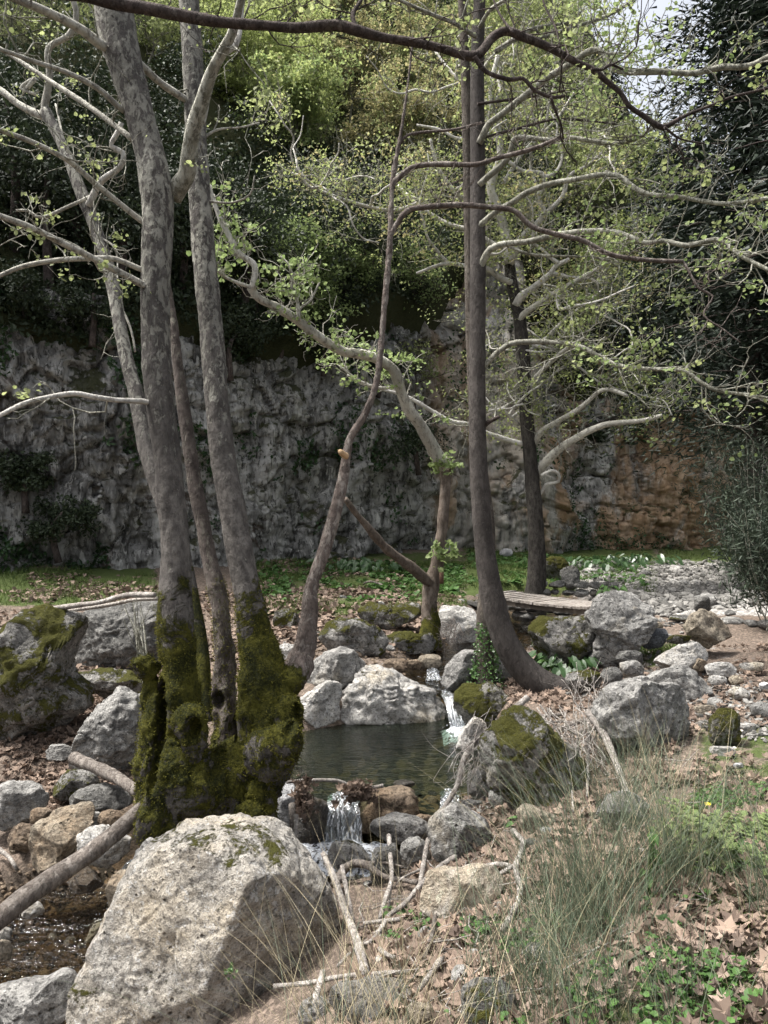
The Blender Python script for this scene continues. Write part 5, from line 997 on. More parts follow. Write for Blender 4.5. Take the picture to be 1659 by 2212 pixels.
# fresh green small trees over the cliff lip and at its foot
for k, (px, py, Y, cr, H_, nl, lf, lb_) in enumerate([(690, 530, 15.0, 1.35, 5.9, 5200, 'leaf_fresh', 'fresh green young tree in front of the dark gully'), (600, 480, 15.5, .9, 6.5, 2200, 'leaf_fresh', 'small fresh green tree left of the young green one'), (780, 590, 16.5, 1.1, 5.8, 2600, 'leaf_fresh', 'fresh green sapling right of the young green tree'), (930, 570, 19, 1.2, 7.0, 1500, 'leaf_fresh', 'fresh green tree standing before the orange cliff'), (900, 760, 18.5, 1.0, 5.0, 450, 'leaf_olive', 'thin-leaved sapling at the foot of the orange cliff'), (1010, 650, 19.5, 1.1, 6.4, 500, 'leaf_olive', 'sparse tree beside the orange cliff behind curved trunk')]):
    bp, nr = cliff_pt(px, .93 if px < 860 else .55 if py > 700 else .8); bp = bp + nr * .15; zc = CAM_Z - (py - CY) * bp[1] / F_PX
    grow_tree(lb_, bp, max((zc - bp[2]) * 1.2, 1.6), cr * bp[1] / Y, 400 + k, 'bark_dark', lf, int(nl * 1.8), .085, (0, 0), .45, 'young trees rooted on the cliff', .18, 'young_tree', None, .15)
# ---- evergreen shrubs and trees that darken the slope
def clump_leaves(r_, centers, radii, n, size, tmpl, bias=.3, flat=.8):
    k = r_.integers(0, len(centers), n); d = r_.normal(size=(n, 3)); d /= np.linalg.norm(d, axis=1)[:, None]; C = centers[k] + d * (radii[k] * r_.random(n) ** .45)[:, None] * np.array([1, 1, flat])
    return scatter(tmpl[0], tmpl[1], C, size * r_.uniform(.5, 1.3, n), rot_frames(r_, n, bias))
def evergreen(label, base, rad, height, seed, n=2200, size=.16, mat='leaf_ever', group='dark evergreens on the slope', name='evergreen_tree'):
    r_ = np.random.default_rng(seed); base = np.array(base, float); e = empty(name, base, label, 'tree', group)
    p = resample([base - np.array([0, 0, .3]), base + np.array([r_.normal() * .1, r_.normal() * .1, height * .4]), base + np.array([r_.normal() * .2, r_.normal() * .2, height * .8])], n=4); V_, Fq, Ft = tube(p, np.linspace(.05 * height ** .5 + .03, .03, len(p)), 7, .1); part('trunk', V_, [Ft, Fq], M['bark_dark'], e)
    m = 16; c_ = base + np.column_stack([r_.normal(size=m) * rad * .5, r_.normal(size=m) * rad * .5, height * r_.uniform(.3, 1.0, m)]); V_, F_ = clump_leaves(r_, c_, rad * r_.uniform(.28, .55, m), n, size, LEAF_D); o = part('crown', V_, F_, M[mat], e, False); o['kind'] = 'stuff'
rgE = np.random.default_rng(40)
EV = [(-60, .8, 2.2, 4.2), (30, 1.2, 2.0, 3.8), (110, .6, 1.8, 3.6), (180, 1.4, 2.0, 3.8), (260, .8, 1.8, 3.4), (330, 1.6, 1.8, 3.4), (395, .6, 1.5, 3.0), (460, 1.2, 1.8, 3.4), (520, .6, 1.8, 3.6), (580, 1.4, 1.8, 3.4), (640, .5, 1.6, 3.2), (690, 1.4, 1.7, 3.0), (750, .6, 1.5, 2.8), (800, 1.6, 1.4, 2.6), (-120, 3, 2.6, 5.0), (1270, 1.0, 2.0, 3.0), (1340, 1.8, 2.2, 3.6), (1420, .8, 2.4, 4.4), (1500, 2.2, 2.8, 5.0), (1620, 1.2, 2.8, 5.0), (1390, 13, 2.6, 4.0), (700, 9, 1.8, 2.6), (860, 12, 2.2, 3.0), (330, 6, 1.8, 2.6)]
ORD = ['leftmost', 'second', 'third', 'fourth', 'fifth', 'sixth', 'seventh', 'eighth', 'ninth', 'tenth', 'eleventh', 'twelfth']; seen_ = {}
def nth(key):
    i = seen_.get(key, 0); seen_[key] = i + 1; return 'leftmost' if i == 0 else ORD[i] + ' from left'
EV.sort()
for k, (px, t, rd, H_) in enumerate(EV):
    h = hill(np.array([px]), np.array([t]))[0]; where = 'at the left of the slope above the cliff' if px < 330 else 'in the gully above the left cliff' if px < 800 else 'on the slope behind the curved tree' if px < 1250 else 'above the right-hand cliff'
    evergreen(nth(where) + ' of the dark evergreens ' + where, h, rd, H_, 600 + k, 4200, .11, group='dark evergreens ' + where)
for k, (px, fr, rd) in enumerate(sorted([(500, .86, .8), (640, .88, .8), (720, .8, .7), (200, .93, .7), (60, .92, .7), (760, .9, .7), (850, .66, .6), (1260, .9, .9), (1380, .92, 1.0), (1480, .85, .9), (1590, .85, 1.0), (1300, .62, .4), (880, .42, .8), (60, .42, .6), (130, .28, .6)])):
    zone = 'left of the main stems' if px < 340 else 'between main stems and curved tree' if px < 900 else 'right of the curved tree'
    c, nr = cliff_pt(px, fr); evergreen(nth(zone) + ' of the cliff bushes ' + zone, c + nr * .25 - np.array([0, 0, rd * .5]), rd, rd * 1.4, 700 + k, 2200, .085, group='bushes on the cliff face', name='cliff_bush')
# ---- conifers on the right
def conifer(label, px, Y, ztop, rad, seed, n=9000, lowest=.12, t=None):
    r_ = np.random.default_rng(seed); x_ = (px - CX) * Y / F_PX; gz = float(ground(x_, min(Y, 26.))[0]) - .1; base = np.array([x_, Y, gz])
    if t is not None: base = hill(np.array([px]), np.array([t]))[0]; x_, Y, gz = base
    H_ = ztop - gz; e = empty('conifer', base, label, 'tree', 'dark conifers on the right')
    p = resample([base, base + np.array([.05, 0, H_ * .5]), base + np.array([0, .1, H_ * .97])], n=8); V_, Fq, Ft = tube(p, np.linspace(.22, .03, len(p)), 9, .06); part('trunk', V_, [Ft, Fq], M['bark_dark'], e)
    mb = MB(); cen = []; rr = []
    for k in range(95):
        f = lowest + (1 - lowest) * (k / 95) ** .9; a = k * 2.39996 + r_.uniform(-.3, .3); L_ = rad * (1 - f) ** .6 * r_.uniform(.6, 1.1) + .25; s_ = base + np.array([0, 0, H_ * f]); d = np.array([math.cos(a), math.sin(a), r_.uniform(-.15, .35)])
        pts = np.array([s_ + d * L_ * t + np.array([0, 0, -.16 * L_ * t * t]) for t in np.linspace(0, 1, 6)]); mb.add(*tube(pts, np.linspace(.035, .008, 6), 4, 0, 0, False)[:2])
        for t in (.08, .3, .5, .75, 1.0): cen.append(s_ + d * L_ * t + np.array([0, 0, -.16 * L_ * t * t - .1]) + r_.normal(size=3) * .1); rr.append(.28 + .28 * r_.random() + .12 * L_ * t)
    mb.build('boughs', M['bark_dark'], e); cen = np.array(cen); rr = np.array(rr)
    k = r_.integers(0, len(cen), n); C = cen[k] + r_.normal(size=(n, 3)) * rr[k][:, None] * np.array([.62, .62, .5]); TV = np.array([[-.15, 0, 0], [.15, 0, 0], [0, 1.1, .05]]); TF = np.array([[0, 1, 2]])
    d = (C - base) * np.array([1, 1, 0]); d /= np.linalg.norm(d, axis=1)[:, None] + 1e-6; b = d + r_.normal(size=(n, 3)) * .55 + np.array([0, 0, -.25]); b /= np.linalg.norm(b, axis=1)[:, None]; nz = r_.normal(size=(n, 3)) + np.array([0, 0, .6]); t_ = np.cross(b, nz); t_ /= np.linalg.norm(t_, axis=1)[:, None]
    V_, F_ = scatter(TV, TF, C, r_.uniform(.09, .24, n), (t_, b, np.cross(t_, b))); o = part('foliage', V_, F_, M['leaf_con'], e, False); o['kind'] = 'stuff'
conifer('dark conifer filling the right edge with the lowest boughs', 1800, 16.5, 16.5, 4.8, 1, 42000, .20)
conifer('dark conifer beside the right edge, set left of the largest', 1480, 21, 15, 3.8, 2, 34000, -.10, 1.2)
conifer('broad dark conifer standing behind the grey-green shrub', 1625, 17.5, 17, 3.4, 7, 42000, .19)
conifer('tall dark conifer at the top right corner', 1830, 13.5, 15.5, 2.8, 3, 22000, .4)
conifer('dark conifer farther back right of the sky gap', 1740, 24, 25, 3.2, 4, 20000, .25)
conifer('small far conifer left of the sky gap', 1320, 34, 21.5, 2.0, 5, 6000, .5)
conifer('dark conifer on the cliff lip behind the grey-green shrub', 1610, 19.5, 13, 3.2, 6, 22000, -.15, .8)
# undergrowth on the lip of the cliff (stuff)
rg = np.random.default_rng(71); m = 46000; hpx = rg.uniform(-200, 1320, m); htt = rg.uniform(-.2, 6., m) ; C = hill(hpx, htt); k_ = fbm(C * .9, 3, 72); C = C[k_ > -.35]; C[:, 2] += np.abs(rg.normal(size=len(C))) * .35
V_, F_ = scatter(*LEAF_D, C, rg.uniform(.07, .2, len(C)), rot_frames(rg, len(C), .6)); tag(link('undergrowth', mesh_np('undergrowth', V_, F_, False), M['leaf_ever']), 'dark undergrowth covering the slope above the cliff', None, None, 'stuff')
print('all trees', round(time.time() - T0, 1))
DEBUG = False
# ------------------------------------------------------------------ logs, sticks and driftwood
def stick(name, label, pts, Y0, Y1, w0, w1, mat='drift', crop=None, group=None, knob=.14, sides=9, seed=0, forks=0, rest=False):
    q_ = cv(pts, crop) if crop else np.array(pts, float); p, r = px_path(q_, Y0, Y1, w0, w1, .03); r = r * (1.0 if 'log' in name else 1.22)
    for it in range(60 if rest else 0):
        if (p[:, 2] - ground(p[:, 0], p[:, 1]) - r).min() < .03: break
        p = np.array([0, 0, CAM_Z]) + (p - np.array([0, 0, CAM_Z])) * 1.01; r = r * 1.01
    for it in range(40):
        gap = p[:, 2] - ground(p[:, 0], p[:, 1]) - r * .9 - .03
        if (gap > 0).all(): break
        f = np.where(gap < 0, .985, 1.)[:, None]; f = np.minimum(f, np.minimum(np.vstack([f[1:], f[-1:]]), np.vstack([f[:1], f[:-1]]))); c_ = np.array([0, 0, CAM_Z]); p = c_ + (p - c_) * f; r = r * f[:, 0]
    p[1:-1] = (p[:-2] + 2 * p[1:-1] + p[2:]) / 4
    if DEBUG: print(label[:40], 'n', len(p), 'Y', p[0, 1].round(2), p[-1, 1].round(2), 'gap', gap.min().round(3), gap.max().round(3), 'r', r.mean().round(4))
    V_, Fq, Ft = tube(p, r, sides, knob, seed, True, 9.)
    o = part(name, V_, [Ft, Fq], M[mat], None); tag(o, label, 'log' if 'log' in name else 'branch', group)
    r_ = np.random.default_rng(seed + 50)
    for k in range(forks):
        i = r_.integers(len(p) // 5, len(p) - 2); t = p[i + 1] - p[i]; t /= np.linalg.norm(t); d = t + r_.normal(size=3) * .6; d /= np.linalg.norm(d); L_ = r_.uniform(.10, .3)
        pp = resample([p[i], p[i] + d * L_ * .5 + r_.normal(size=3) * .015, p[i] + d * L_ + r_.normal(size=3) * .03], n=5); V2, Fq2, Ft2 = tube(pp, np.linspace(r[i] * .6, r[i] * .2, len(pp)), 6, .1, k); part('side_twig', V2, [Ft2, Fq2], M[mat], o)
    return o
stick('fallen_log', 'thick bare log slanting down to the left edge in front of the mossy root clump', [(-160, 2080), (0, 1981), (40, 1948), (116, 1895), (185, 1849), (238, 1809), (281, 1772), (318, 1738)], 4.4, 5.3, 54, 34, 'log', knob=.06, sides=16)
stick('fallen_log', 'short broken log propped left of the mossy root clump', [(160, 1638), (198, 1653), (248, 1677), (300, 1712)], 6.4, 5.7, 28, 24, 'log', knob=.12, sides=12, forks=2, seed=3)
stick('fallen_branch', 'long pale branch lying over the left boulders', [(-40, 1390), (17, 1352), (60, 1333), (109, 1316), (165, 1308), (215, 1301), (274, 1286), (335, 1285)], 8.2, 7.6, 8, 10, 'drift', seed=4)
stick('fallen_branch', 'second pale branch lying parallel just under the long one', [(90, 1326), (165, 1317), (230, 1308), (290, 1296), (340, 1293)], 8.1, 7.7, 6, 7, 'drift', seed=5)
stick('driftwood_post', 'tall split grey driftwood piece standing beside the huge boulder', [(697, 1842), (710, 1870), (724, 1901), (750, 1977), (773, 2037), (790, 2105)], 4.35, 3.9, 11, 17, 'drift', seed=6, knob=.2)
stick('driftwood_post', 'shorter pointed driftwood piece leaning on the tall split one', [(739, 1870), (744, 1900), (750, 1930), (762, 2000)], 4.4, 4.1, 7, 12, 'drift', seed=7, knob=.2)
stick('driftwood', 'wavy grey stick hanging down from the grey boulder by the waterfall', [(840, 1805), (843, 1845), (846, 1880), (845, 1905), (833, 1941), (821, 1984)], 5.0, 4.2, 8, 9, 'drift', seed=8, forks=1)
stick('driftwood', 'long diagonal stick running down the bank to the huge boulder', [(985, 1850), (945, 1878), (906, 1915), (876, 1951), (840, 1978), (823, 2007), (800, 2034), (767, 2049), (730, 2087)], 4.9, 3.8, 11, 6, 'drift', seed=9, forks=3)
stick('driftwood', 'thick dark arched root below the foam', [(722, 1912), (747, 1875), (780, 1863), (806, 1878), (833, 1895), (866, 1900), (902, 1907)], 5.0, 4.6, 16, 8, 'log', seed=10, forks=2)
stick('driftwood', 'thin white stick spanning the pool above the front waterfall', [(618, 1690), (658, 1686), (727, 1686), (754, 1696), (793, 1703), (828, 1697)], 6.15, 6.25, 6, 7, 'drift', seed=11)
stick('driftwood', 'horizontal stick behind the straw stems at the bottom edge', [(590, 2131), (671, 2123), (734, 2110), (813, 2103), (885, 2099)], 3.6, 3.6, 9, 7, 'drift', seed=12, forks=1)
stick('driftwood', 'short thick pale stick standing at the bottom edge', [(698, 2100), (690, 2130), (678, 2168)], 3.4, 3.2, 12, 14, 'drift', seed=13, rest=True)
stick('driftwood', 'short upright stick below the flat tan slab', [(941, 1975), (932, 2027), (916, 2070)], 4.0, 3.75, 8, 8, 'log', seed=14)
stick('driftwood', 'grey stick slanting into dry leaves near bottom centre', [(955, 2070), (930, 2105), (905, 2138)], 3.6, 3.3, 12, 9, 'drift', seed=15)
stick('driftwood', 'stick lying level between the two driftwood pieces and the slab', [(785, 1995), (825, 1990), (866, 1985)], 4.1, 4.15, 7, 8, 'drift', seed=16)
stick('driftwood', 'twisted pale branch right of the flat tan slab', [(1108, 1795), (1130, 1819), (1122, 1850), (1114, 1875), (1124, 1928), (1108, 1971), (1085, 2012)], 4.9, 3.9, 10, 12, 'drift', seed=17, forks=2)
stick('driftwood', 'bleached stick lying above the flat tan slab', [(1110, 1873), (1075, 1866), (1050, 1870), (1022, 1880)], 4.6, 4.75, 9, 6, 'drift', seed=18)
stick('driftwood', 'broken stick jutting over the flat tan slab', [(1115, 1868), (1085, 1885), (1051, 1908)], 4.5, 4.55, 9, 8, 'drift', seed=19)
stick('driftwood', 'forked stick standing left of the flat tan slab', [(925, 1812), (918, 1850), (912, 1885), (906, 1915)], 5.0, 4.7, 8, 9, 'drift', seed=20, forks=2)
stick('driftwood', 'stout broken root end on top of the root-draped boulder', [(1140, 1506), (1110, 1533), (1085, 1560), (1064, 1580), (1028, 1605), (1002, 1640), (988, 1696), (955, 1752)], 6.1, 5.75, 13, 9, 'drift', seed=21, forks=2)
stick('driftwood', 'pale straight branch leaning against the big angular boulder', [(1270, 1538), (1296, 1571), (1315, 1607), (1335, 1660), (1357, 1718)], 5.9, 5.2, 16, 11, 'drift', seed=22, forks=1)
stick('driftwood', 'crooked brown stick between the root-draped and angular boulders', [(1210, 1576), (1243, 1561), (1272, 1557)], 6.0, 6.0, 11, 9, 'log', seed=23, rest=True)
stick('driftwood', 'straight brown stick lying behind the root-draped boulder', [(1163, 1548), (1190, 1545), (1222, 1542)], 6.3, 6.2, 7, 6, 'log', seed=24, rest=True)
stick('driftwood', 'forked stick lying on top of the angular boulder', [(1274, 1530), (1309, 1513), (1330, 1505), (1352, 1488)], 6.0, 6.2, 7, 6, 'drift', seed=25, forks=2)
stick('driftwood', 'thin vertical root hanging beside the pale straight branch', [(1271, 1560), (1272, 1610), (1269, 1660), (1269, 1720)], 5.8, 5.5, 6, 5, 'drift', seed=26)
stick('driftwood', 'thin bleached root reaching down towards the tilted stone', [(1229, 1614), (1234, 1680), (1239, 1755)], 5.7, 5.3, 5, 4, 'drift', seed=27)
stick('driftwood', 'bare twig leaning on the left mossy boulder', [(132, 1355), (138, 1400), (150, 1440), (158, 1470)], 8.0, 7.9, 4, 4, 'drift', seed=28)
stick('driftwood', 'upright dark stub beside the bluish-white stone', [(630, 1738), (632, 1770), (630, 1830)], 5.9, 5.6, 12, 9, 'log', seed=29)
stick('driftwood', 'slim stick leaning against the foot of the root clump', [(640, 1762), (638, 1800), (632, 1850)], 5.8, 5.4, 8, 8, 'drift', seed=30)
stick('driftwood', 'bark strip lying in leaves below the diagonal stick', [(820, 2050), (835, 2062), (853, 2068)], 3.85, 3.75, 9, 6, 'drift', seed=31)
stick('driftwood', 'stick on the leaf heap at the left edge under the log', [(-10, 1830), (18, 1850), (38, 1880)], 5.6, 5.4, 10, 6, 'drift', seed=32, rest=True)
stick('driftwood', 'curved stick lying on the far leafy terrace', [(786, 1260), (800, 1256), (815, 1260), (828, 1264)], 14.5, 14.4, 4, 3, 'log', seed=33, rest=True)
# tangles of dead roots and twigs (uncountable)
def tangle(label, n, fa, fb, mat, seed, r0=.0045, wig=.05):
    r_ = np.random.default_rng(seed); mb = MB()
    for k in range(n):
        a, b = np.array(fa(r_)), np.array(fb(r_)); t = np.linspace(0, 1, 6)[:, None]; pts = a + (b - a) * t; pts[1:-1] += r_.normal(size=(4, 3)) * wig; rr_ = r0 * r_.uniform(.4, 1.2)
        pp = resample(pts, n=3); mb.add(*tube(pp, np.linspace(rr_, rr_ * .5, len(pp)), 5, .1, k, False)[:2])
        if r_.random() < .6:
            i = r_.integers(4, len(pp) - 2); d = (b - a) / np.linalg.norm(b - a) + r_.normal(size=3) * .7; q2 = resample([pp[i], pp[i] + d * .08 + r_.normal(size=3) * .01, pp[i] + d * .16 + r_.normal(size=3) * .03], n=3); mb.add(*tube(q2, np.linspace(rr_ * .6, rr_ * .3, len(q2)), 4, 0, 0, False)[:2])
    tag(mb.build('dead_twigs', M[mat]), label, None, None, 'stuff')
tangle('tangle of pale dead roots hanging over the pool margin', 22, lambda r: P(r.uniform(1020, 1120), r.uniform(1530, 1600), 6.0 + r.normal() * .08), lambda r: P(r.uniform(950, 1040), r.uniform(1660, 1760), 5.8 + r.normal() * .1), 'drift', 1)
tangle('tangle of dead twigs between the two right boulders', 46, lambda r: P(r.uniform(1150, 1310), r.uniform(1520, 1570), 6.15 + r.normal() * .1), lambda r: P(r.uniform(1190, 1330), r.uniform(1600, 1760), 5.35 + r.normal() * .15), 'drift', 2, .006)
tangle('dry twigs sprouting above the curved trunk base', 16, lambda r: P(r.uniform(1240, 1300), 1530, 6.3), lambda r: P(r.uniform(1210, 1330), r.uniform(1430, 1500), 6.6 + r.normal() * .15), 'drift', 3, .004)
tangle('twigs strewn over the dry leaves of the near bank', 70, lambda r: (lambda x, y: (x, y, float(ground(x, y)[0]) + .03))(r.uniform(-.2, 1.3), r.uniform(2.9, 5.0)), lambda r: (lambda x, y: (x, y, float(ground(x, y)[0]) + .05))(r.uniform(-.2, 1.3), r.uniform(2.9, 5.0)), 'log', 4, .003, .05) if False else None
r_ = np.random.default_rng(77); mb = MB()
for k in range(170):
    Y_ = r_.uniform(2.7, 6.0); px = r_.uniform(760, 1500); x_ = (px - CX) * Y_ / F_PX; a = r_.uniform(0, 6.28); L_ = r_.uniform(.08, .4); xs = x_ + math.cos(a) * L_ * np.linspace(-.5, .5, 5) + r_.normal(size=5) * .012; ys = Y_ + math.sin(a) * L_ * np.linspace(-.5, .5, 5) + r_.normal(size=5) * .012; zs = ground(xs, ys) + .02 + r_.uniform(0, .05)
    if zs.min() < -.9: continue
    mb.add(*tube(np.column_stack([xs, ys, zs]), np.linspace(1, .5, 5) * r_.uniform(.0015, .005), 5, .1, k, False)[:2])
tag(mb.build('fallen_twigs', M['drift']), 'thin twigs strewn over the dry leaves of the near bank', None, None, 'stuff')
tangle('brushwood at the foot of the bent tree', 26, lambda r: P(r.uniform(950, 985), r.uniform(1330, 1380), 11.0), lambda r: P(r.uniform(950, 1010), r.uniform(1370, 1420), 10.7), 'log', 5, .006)

# ------------------------------------------------------------------ leaf litter
rl = np.random.default_rng(21)
LIT = [([(740, 1800), (1000, 1720), (1250, 1690), (2300, 1680), (2300, 2800), (700, 2800), (760, 2000)], 9500, (1.6, 6.2), .085), ([(1130, 1520), (1330, 1500), (1350, 1720), (1100, 1790)], 1500, (4.8, 7), .085), ([(1330, 1400), (2000, 1390), (2000, 1700), (1330, 1700)], 1900, (4.8, 9.5), .08),
       ([(560, 1270), (1000, 1280), (960, 1400), (600, 1400)], 5200, (10.2, 15), .11), ([(560, 1210), (900, 1210), (900, 1280), (560, 1280)], 1500, (13, 20), .11), ([(-80, 1510), (320, 1500), (320, 1680), (200, 1740), (-80, 1760)], 3600, (6, 9.5), .09), ([(-80, 1750), (140, 1750), (130, 1900), (-80, 1960)], 1300, (5, 6.6), .085), ([(60, 1240), (340, 1250), (340, 1310), (60, 1310)], 700, (11.5, 15), .11), ([(1040, 1290), (1400, 1290), (1400, 1420), (1100, 1420)], 900, (8.8, 14), .09), ([(1060, 1440), (1340, 1420), (1340, 1560), (1100, 1560)], 1500, (6, 9.5), .085), ([(1330, 1540), (1500, 1540), (1520, 1720), (1330, 1720)], 1100, (4.6, 7), .08), ([(-500, 1280), (560, 1270), (560, 1480), (380, 1500), (-500, 1380)], 4600, (8.5, 14), .1)]
LT = [lobed(.35), lobed(-.3), lobed(.9), lobed(.6)]
near = []; mbl = MB()
for poly, n, Yr, sz in LIT:
    pa = np.array(poly); m = n * 5; px = rl.uniform(pa[:, 0].min(), pa[:, 0].max(), m); Y_ = np.sqrt(rl.uniform(Yr[0] ** 2, Yr[1] ** 2, m)); x_ = (px - CX) * Y_ / F_PX; z_ = ground(x_, Y_); _, py = proj(x_, Y_, z_)
    cl_ = fbm(np.column_stack([x_ * 1.6, Y_ * 1.6, x_ * 0]), 3, 44); ok = np.where(inpoly(px, py, poly) & (z_ > -1.0) & (cl_ > -.28))[0][:n]
    C = np.column_stack([x_, Y_, z_ + rl.uniform(.005, .035, m)])[ok]; S = sz * .72 * rl.uniform(.5, 1.3, len(ok))
    d = None
    if poly is LIT[0][0]: d = np.argsort(C[:, 1]); qx, qy = proj(C[:, 0], C[:, 1], C[:, 2]); d = d[(qy[d] < 2200) & (qx[d] < 1650) & (qx[d] > 760)]
    g4 = rl.integers(0, 4, len(ok))
    keep = np.ones(len(ok), bool)
    if d is not None:
        for i in d[:260]:
            if True: near.append((C[i], S[i] * .68, g4[i])); keep[i] = False
    for k in range(4):
        j = np.where((g4 == k) & keep)[0]
        if len(j): mbl.add(*scatter(*(LT[k] if Yr[1] < 9.6 else LEAF_S), C[j], S[j], rot_frames(rl, len(j), 2.2)))
tag(mbl.build('leaf_litter', M['dry_leaf'], None, False), 'dry brown leaves carpeting the banks', None, None, 'stuff')
LM = []
for k in range(4): me = mesh_np('fallen_leaf', LT[k][0], LT[k][1], False); me.materials.append(M['dry_leaf_single']); LM.append(me)
for c, s_, k in near:
    o = link('fallen_leaf', LM[k]); o.location = tuple(c + np.array([0, 0, .012])); o.scale = (s_ * rl.uniform(.65, 1.05), s_ * rl.uniform(.7, 1.15), s_ * rl.uniform(.4, 2.2)); o.rotation_euler = (rl.normal() * .45, rl.normal() * .45, rl.uniform(0, 6.3)); tag(o, 'dry brown lobed leaf lying loose at the near end of the bank', 'leaf', 'loose dry leaves nearest the viewer')
# heaps of leaves caught on the rocks by the waterfall
for lb_, (px, py, Y, a, b), n in [('clump of dead leaves caught on the brown waterfall boulder', (775, 1712, 6.15, 32, 24), 170), ('clump of dead leaves hanging left of the waterfall', (655, 1728, 6.05, 18, 42), 150), ('matted dead leaves below the flat tan slab', (965, 1990, 4.1, 40, 26), 150)]:
    r_ = np.random.default_rng(int(px)); C = np.array([P(px + r_.normal() * a * .5, py + r_.normal() * b * .5, Y + r_.normal() * .05) for k in range(n)]); V_, F_ = scatter(*LT[2], C, r_.uniform(.03, .08, n), rot_frames(r_, n, .6)); tag(link('leaf_clump', mesh_np('leaf_clump', V_, F_, False), M['dry_leaf']), lb_, None, None, 'stuff')

# ------------------------------------------------------------------ grass, sedge and herbs
def blades(r_, C, L, W, lean, droop, seg=5, dirs=None):
    """curved tapering blades rooted at C"""
    n = len(C); a = r_.uniform(0, 2 * math.pi, n) if dirs is None else dirs; h = np.column_stack([np.cos(a), np.sin(a), np.zeros(n)]); sd_ = np.column_stack([-np.sin(a), np.cos(a), np.zeros(n)])
    tw = r_.uniform(0, math.pi, n); sd_ = sd_ * np.cos(tw)[:, None] + h * np.sin(tw)[:, None] * .6
    out = []
    for k in range(seg + 1):
        t = k / seg; off = h * (lean * t + droop * t * t)[:, None] * L[:, None] + np.array([0, 0, 1])[None] * (L * (t - .5 * (lean + droop) ** 2 * t * t * .6))[:, None]; wd = W * (1 - t) ** .7
        c = C + off
        if k < seg: out += [c - sd_ * wd[:, None], c + sd_ * wd[:, None]]
        else: out += [c]
    V_ = np.stack(out, 1); m = 2 * seg + 1; b = (np.arange(n) * m)[:, None]
    Qs = np.concatenate([np.stack([b + 2 * k, b + 2 * k + 1, b + 2 * k + 3, b + 2 * k + 2], -1).reshape(-1, 4) for k in range(seg - 1)]); Ts = np.stack([b + 2 * seg - 2, b + 2 * seg - 1, b + 2 * seg], -1).reshape(-1, 3)
    return V_.reshape(-1, 3), Qs, Ts
def sedge(label, px, Y, n, L, rad, seed, straw=.15, wind=(2.5, .35)):
    r_ = np.random.default_rng(seed); x_ = (px - CX) * Y / F_PX; z_ = float(ground(x_, Y)[0]); e = empty('sedge_tuft', (x_, Y, z_), label, 'grass', 'sedge tufts on the right bank')
    for nm, mt, m, Lm in (('blades', 'sedge', int(n * (1 - straw)), 1.), ('dry_stems', 'straw', int(n * straw), 1.12)):
        C = np.column_stack([x_ + r_.normal(size=m) * rad, Y + r_.normal(size=m) * rad, np.full(m, z_ - .02)]); a = np.where(r_.random(m) < wind[1], wind[0] + r_.normal(size=m) * .6, r_.uniform(0, 6.28, m)); V_, q_, t_ = blades(r_, C, L * Lm * r_.uniform(.45, 1.1, m), np.full(m, .0018 if mt == 'sedge' else .0013), r_.uniform(.05, .5, m), r_.uniform(.0, .6, m), 6, a)
        o = part(nm, V_, [t_, q_], M[mt], e); o['kind'] = 'stuff'
sedge('tallest sedge tuft, at the centre of the right foreground', 1285, 3.15, 700, .82, .13, 1)
sedge('sedge tuft right of the tallest one with dark brown base', 1460, 3.35, 460, .78, .09, 2)
sedge('sedge tuft at the bottom edge below the tallest one', 1230, 2.55, 320, .5, .12, 3)
sedge('sedge tuft at bottom edge right of centre, partly cut off', 1420, 2.45, 170, .42, .12, 4)
sedge('sedge tuft cut off by the right frame edge', 1690, 3.0, 240, .6, .08, 5)
sedge('sedge growing under the big angular boulder', 1400, 5.1, 180, .5, .18, 6, .2)
sedge('thin sedge behind the tallest tuft, by the half-hidden boulder', 1390, 4.3, 130, .7, .16, 7, .35)
sedge('sparse straw-coloured tuft at bottom centre', 900, 2.55, 210, .7, .16, 8, .75)
sedge('sparse straw-coloured tuft in front of the huge boulder', 740, 2.75, 150, .75, .16, 9, .8)
sedge('sedge tuft left of the tallest one beside the grey stone', 1170, 2.9, 240, .55, .12, 10)
sedge('small tuft of sedge in the grass right of the yellow flower', 1600, 4.4, 120, .35, .07, 11)
# short grass (stuff)
rg = np.random.default_rng(31); Cs = []
for (a, b, c, d, s_), Yr, n in [(GRASS_B[0], (12, 20), 9000), (GRASS_B[1], (14, 24), 9000), (GRASS_B[2], (11, 15.5), 5000), (GRASS_B[3], (17, 27), 4000), (GRASS_B[4], (4.4, 7), 3600), (GRASS_B[5], (1.6, 5), 9500), (GRASS_B[6], (8.5, 10.5), 1500), (GRASS_B[7], (2.3, 4.6), 1600)]:
    m = n * 4; px = rg.uniform(a, b, m); Y_ = np.sqrt(rg.uniform(Yr[0] ** 2, Yr[1] ** 2, m)); x_ = (px - CX) * Y_ / F_PX; z_ = ground(x_, Y_); _, py = proj(x_, Y_, z_); cl_ = fbm(np.column_stack([x_ * 1.3, Y_ * 1.3, x_ * 0]), 4, 51)
    ok = np.where((py > c) & (py < d) & (cl_ > .34 - s_ * .62))[0][:n]; Cs.append(np.column_stack([x_, Y_, z_ - .005])[ok])
C = np.concatenate(Cs); n = len(C); far = C[:, 1] > 9
V_, q_, t_ = blades(rg, C, np.where(far, rg.uniform(.06, .16, n), rg.uniform(.025, .075, n)), np.where(far, .008, .0022), rg.uniform(0, .6, n), rg.uniform(0, .7, n), 2)
tag(link('short_grass', mesh_np('short_grass', V_, [t_, q_], False), M['grass']), 'short green grass on the banks and below the cliff', None, None, 'stuff')
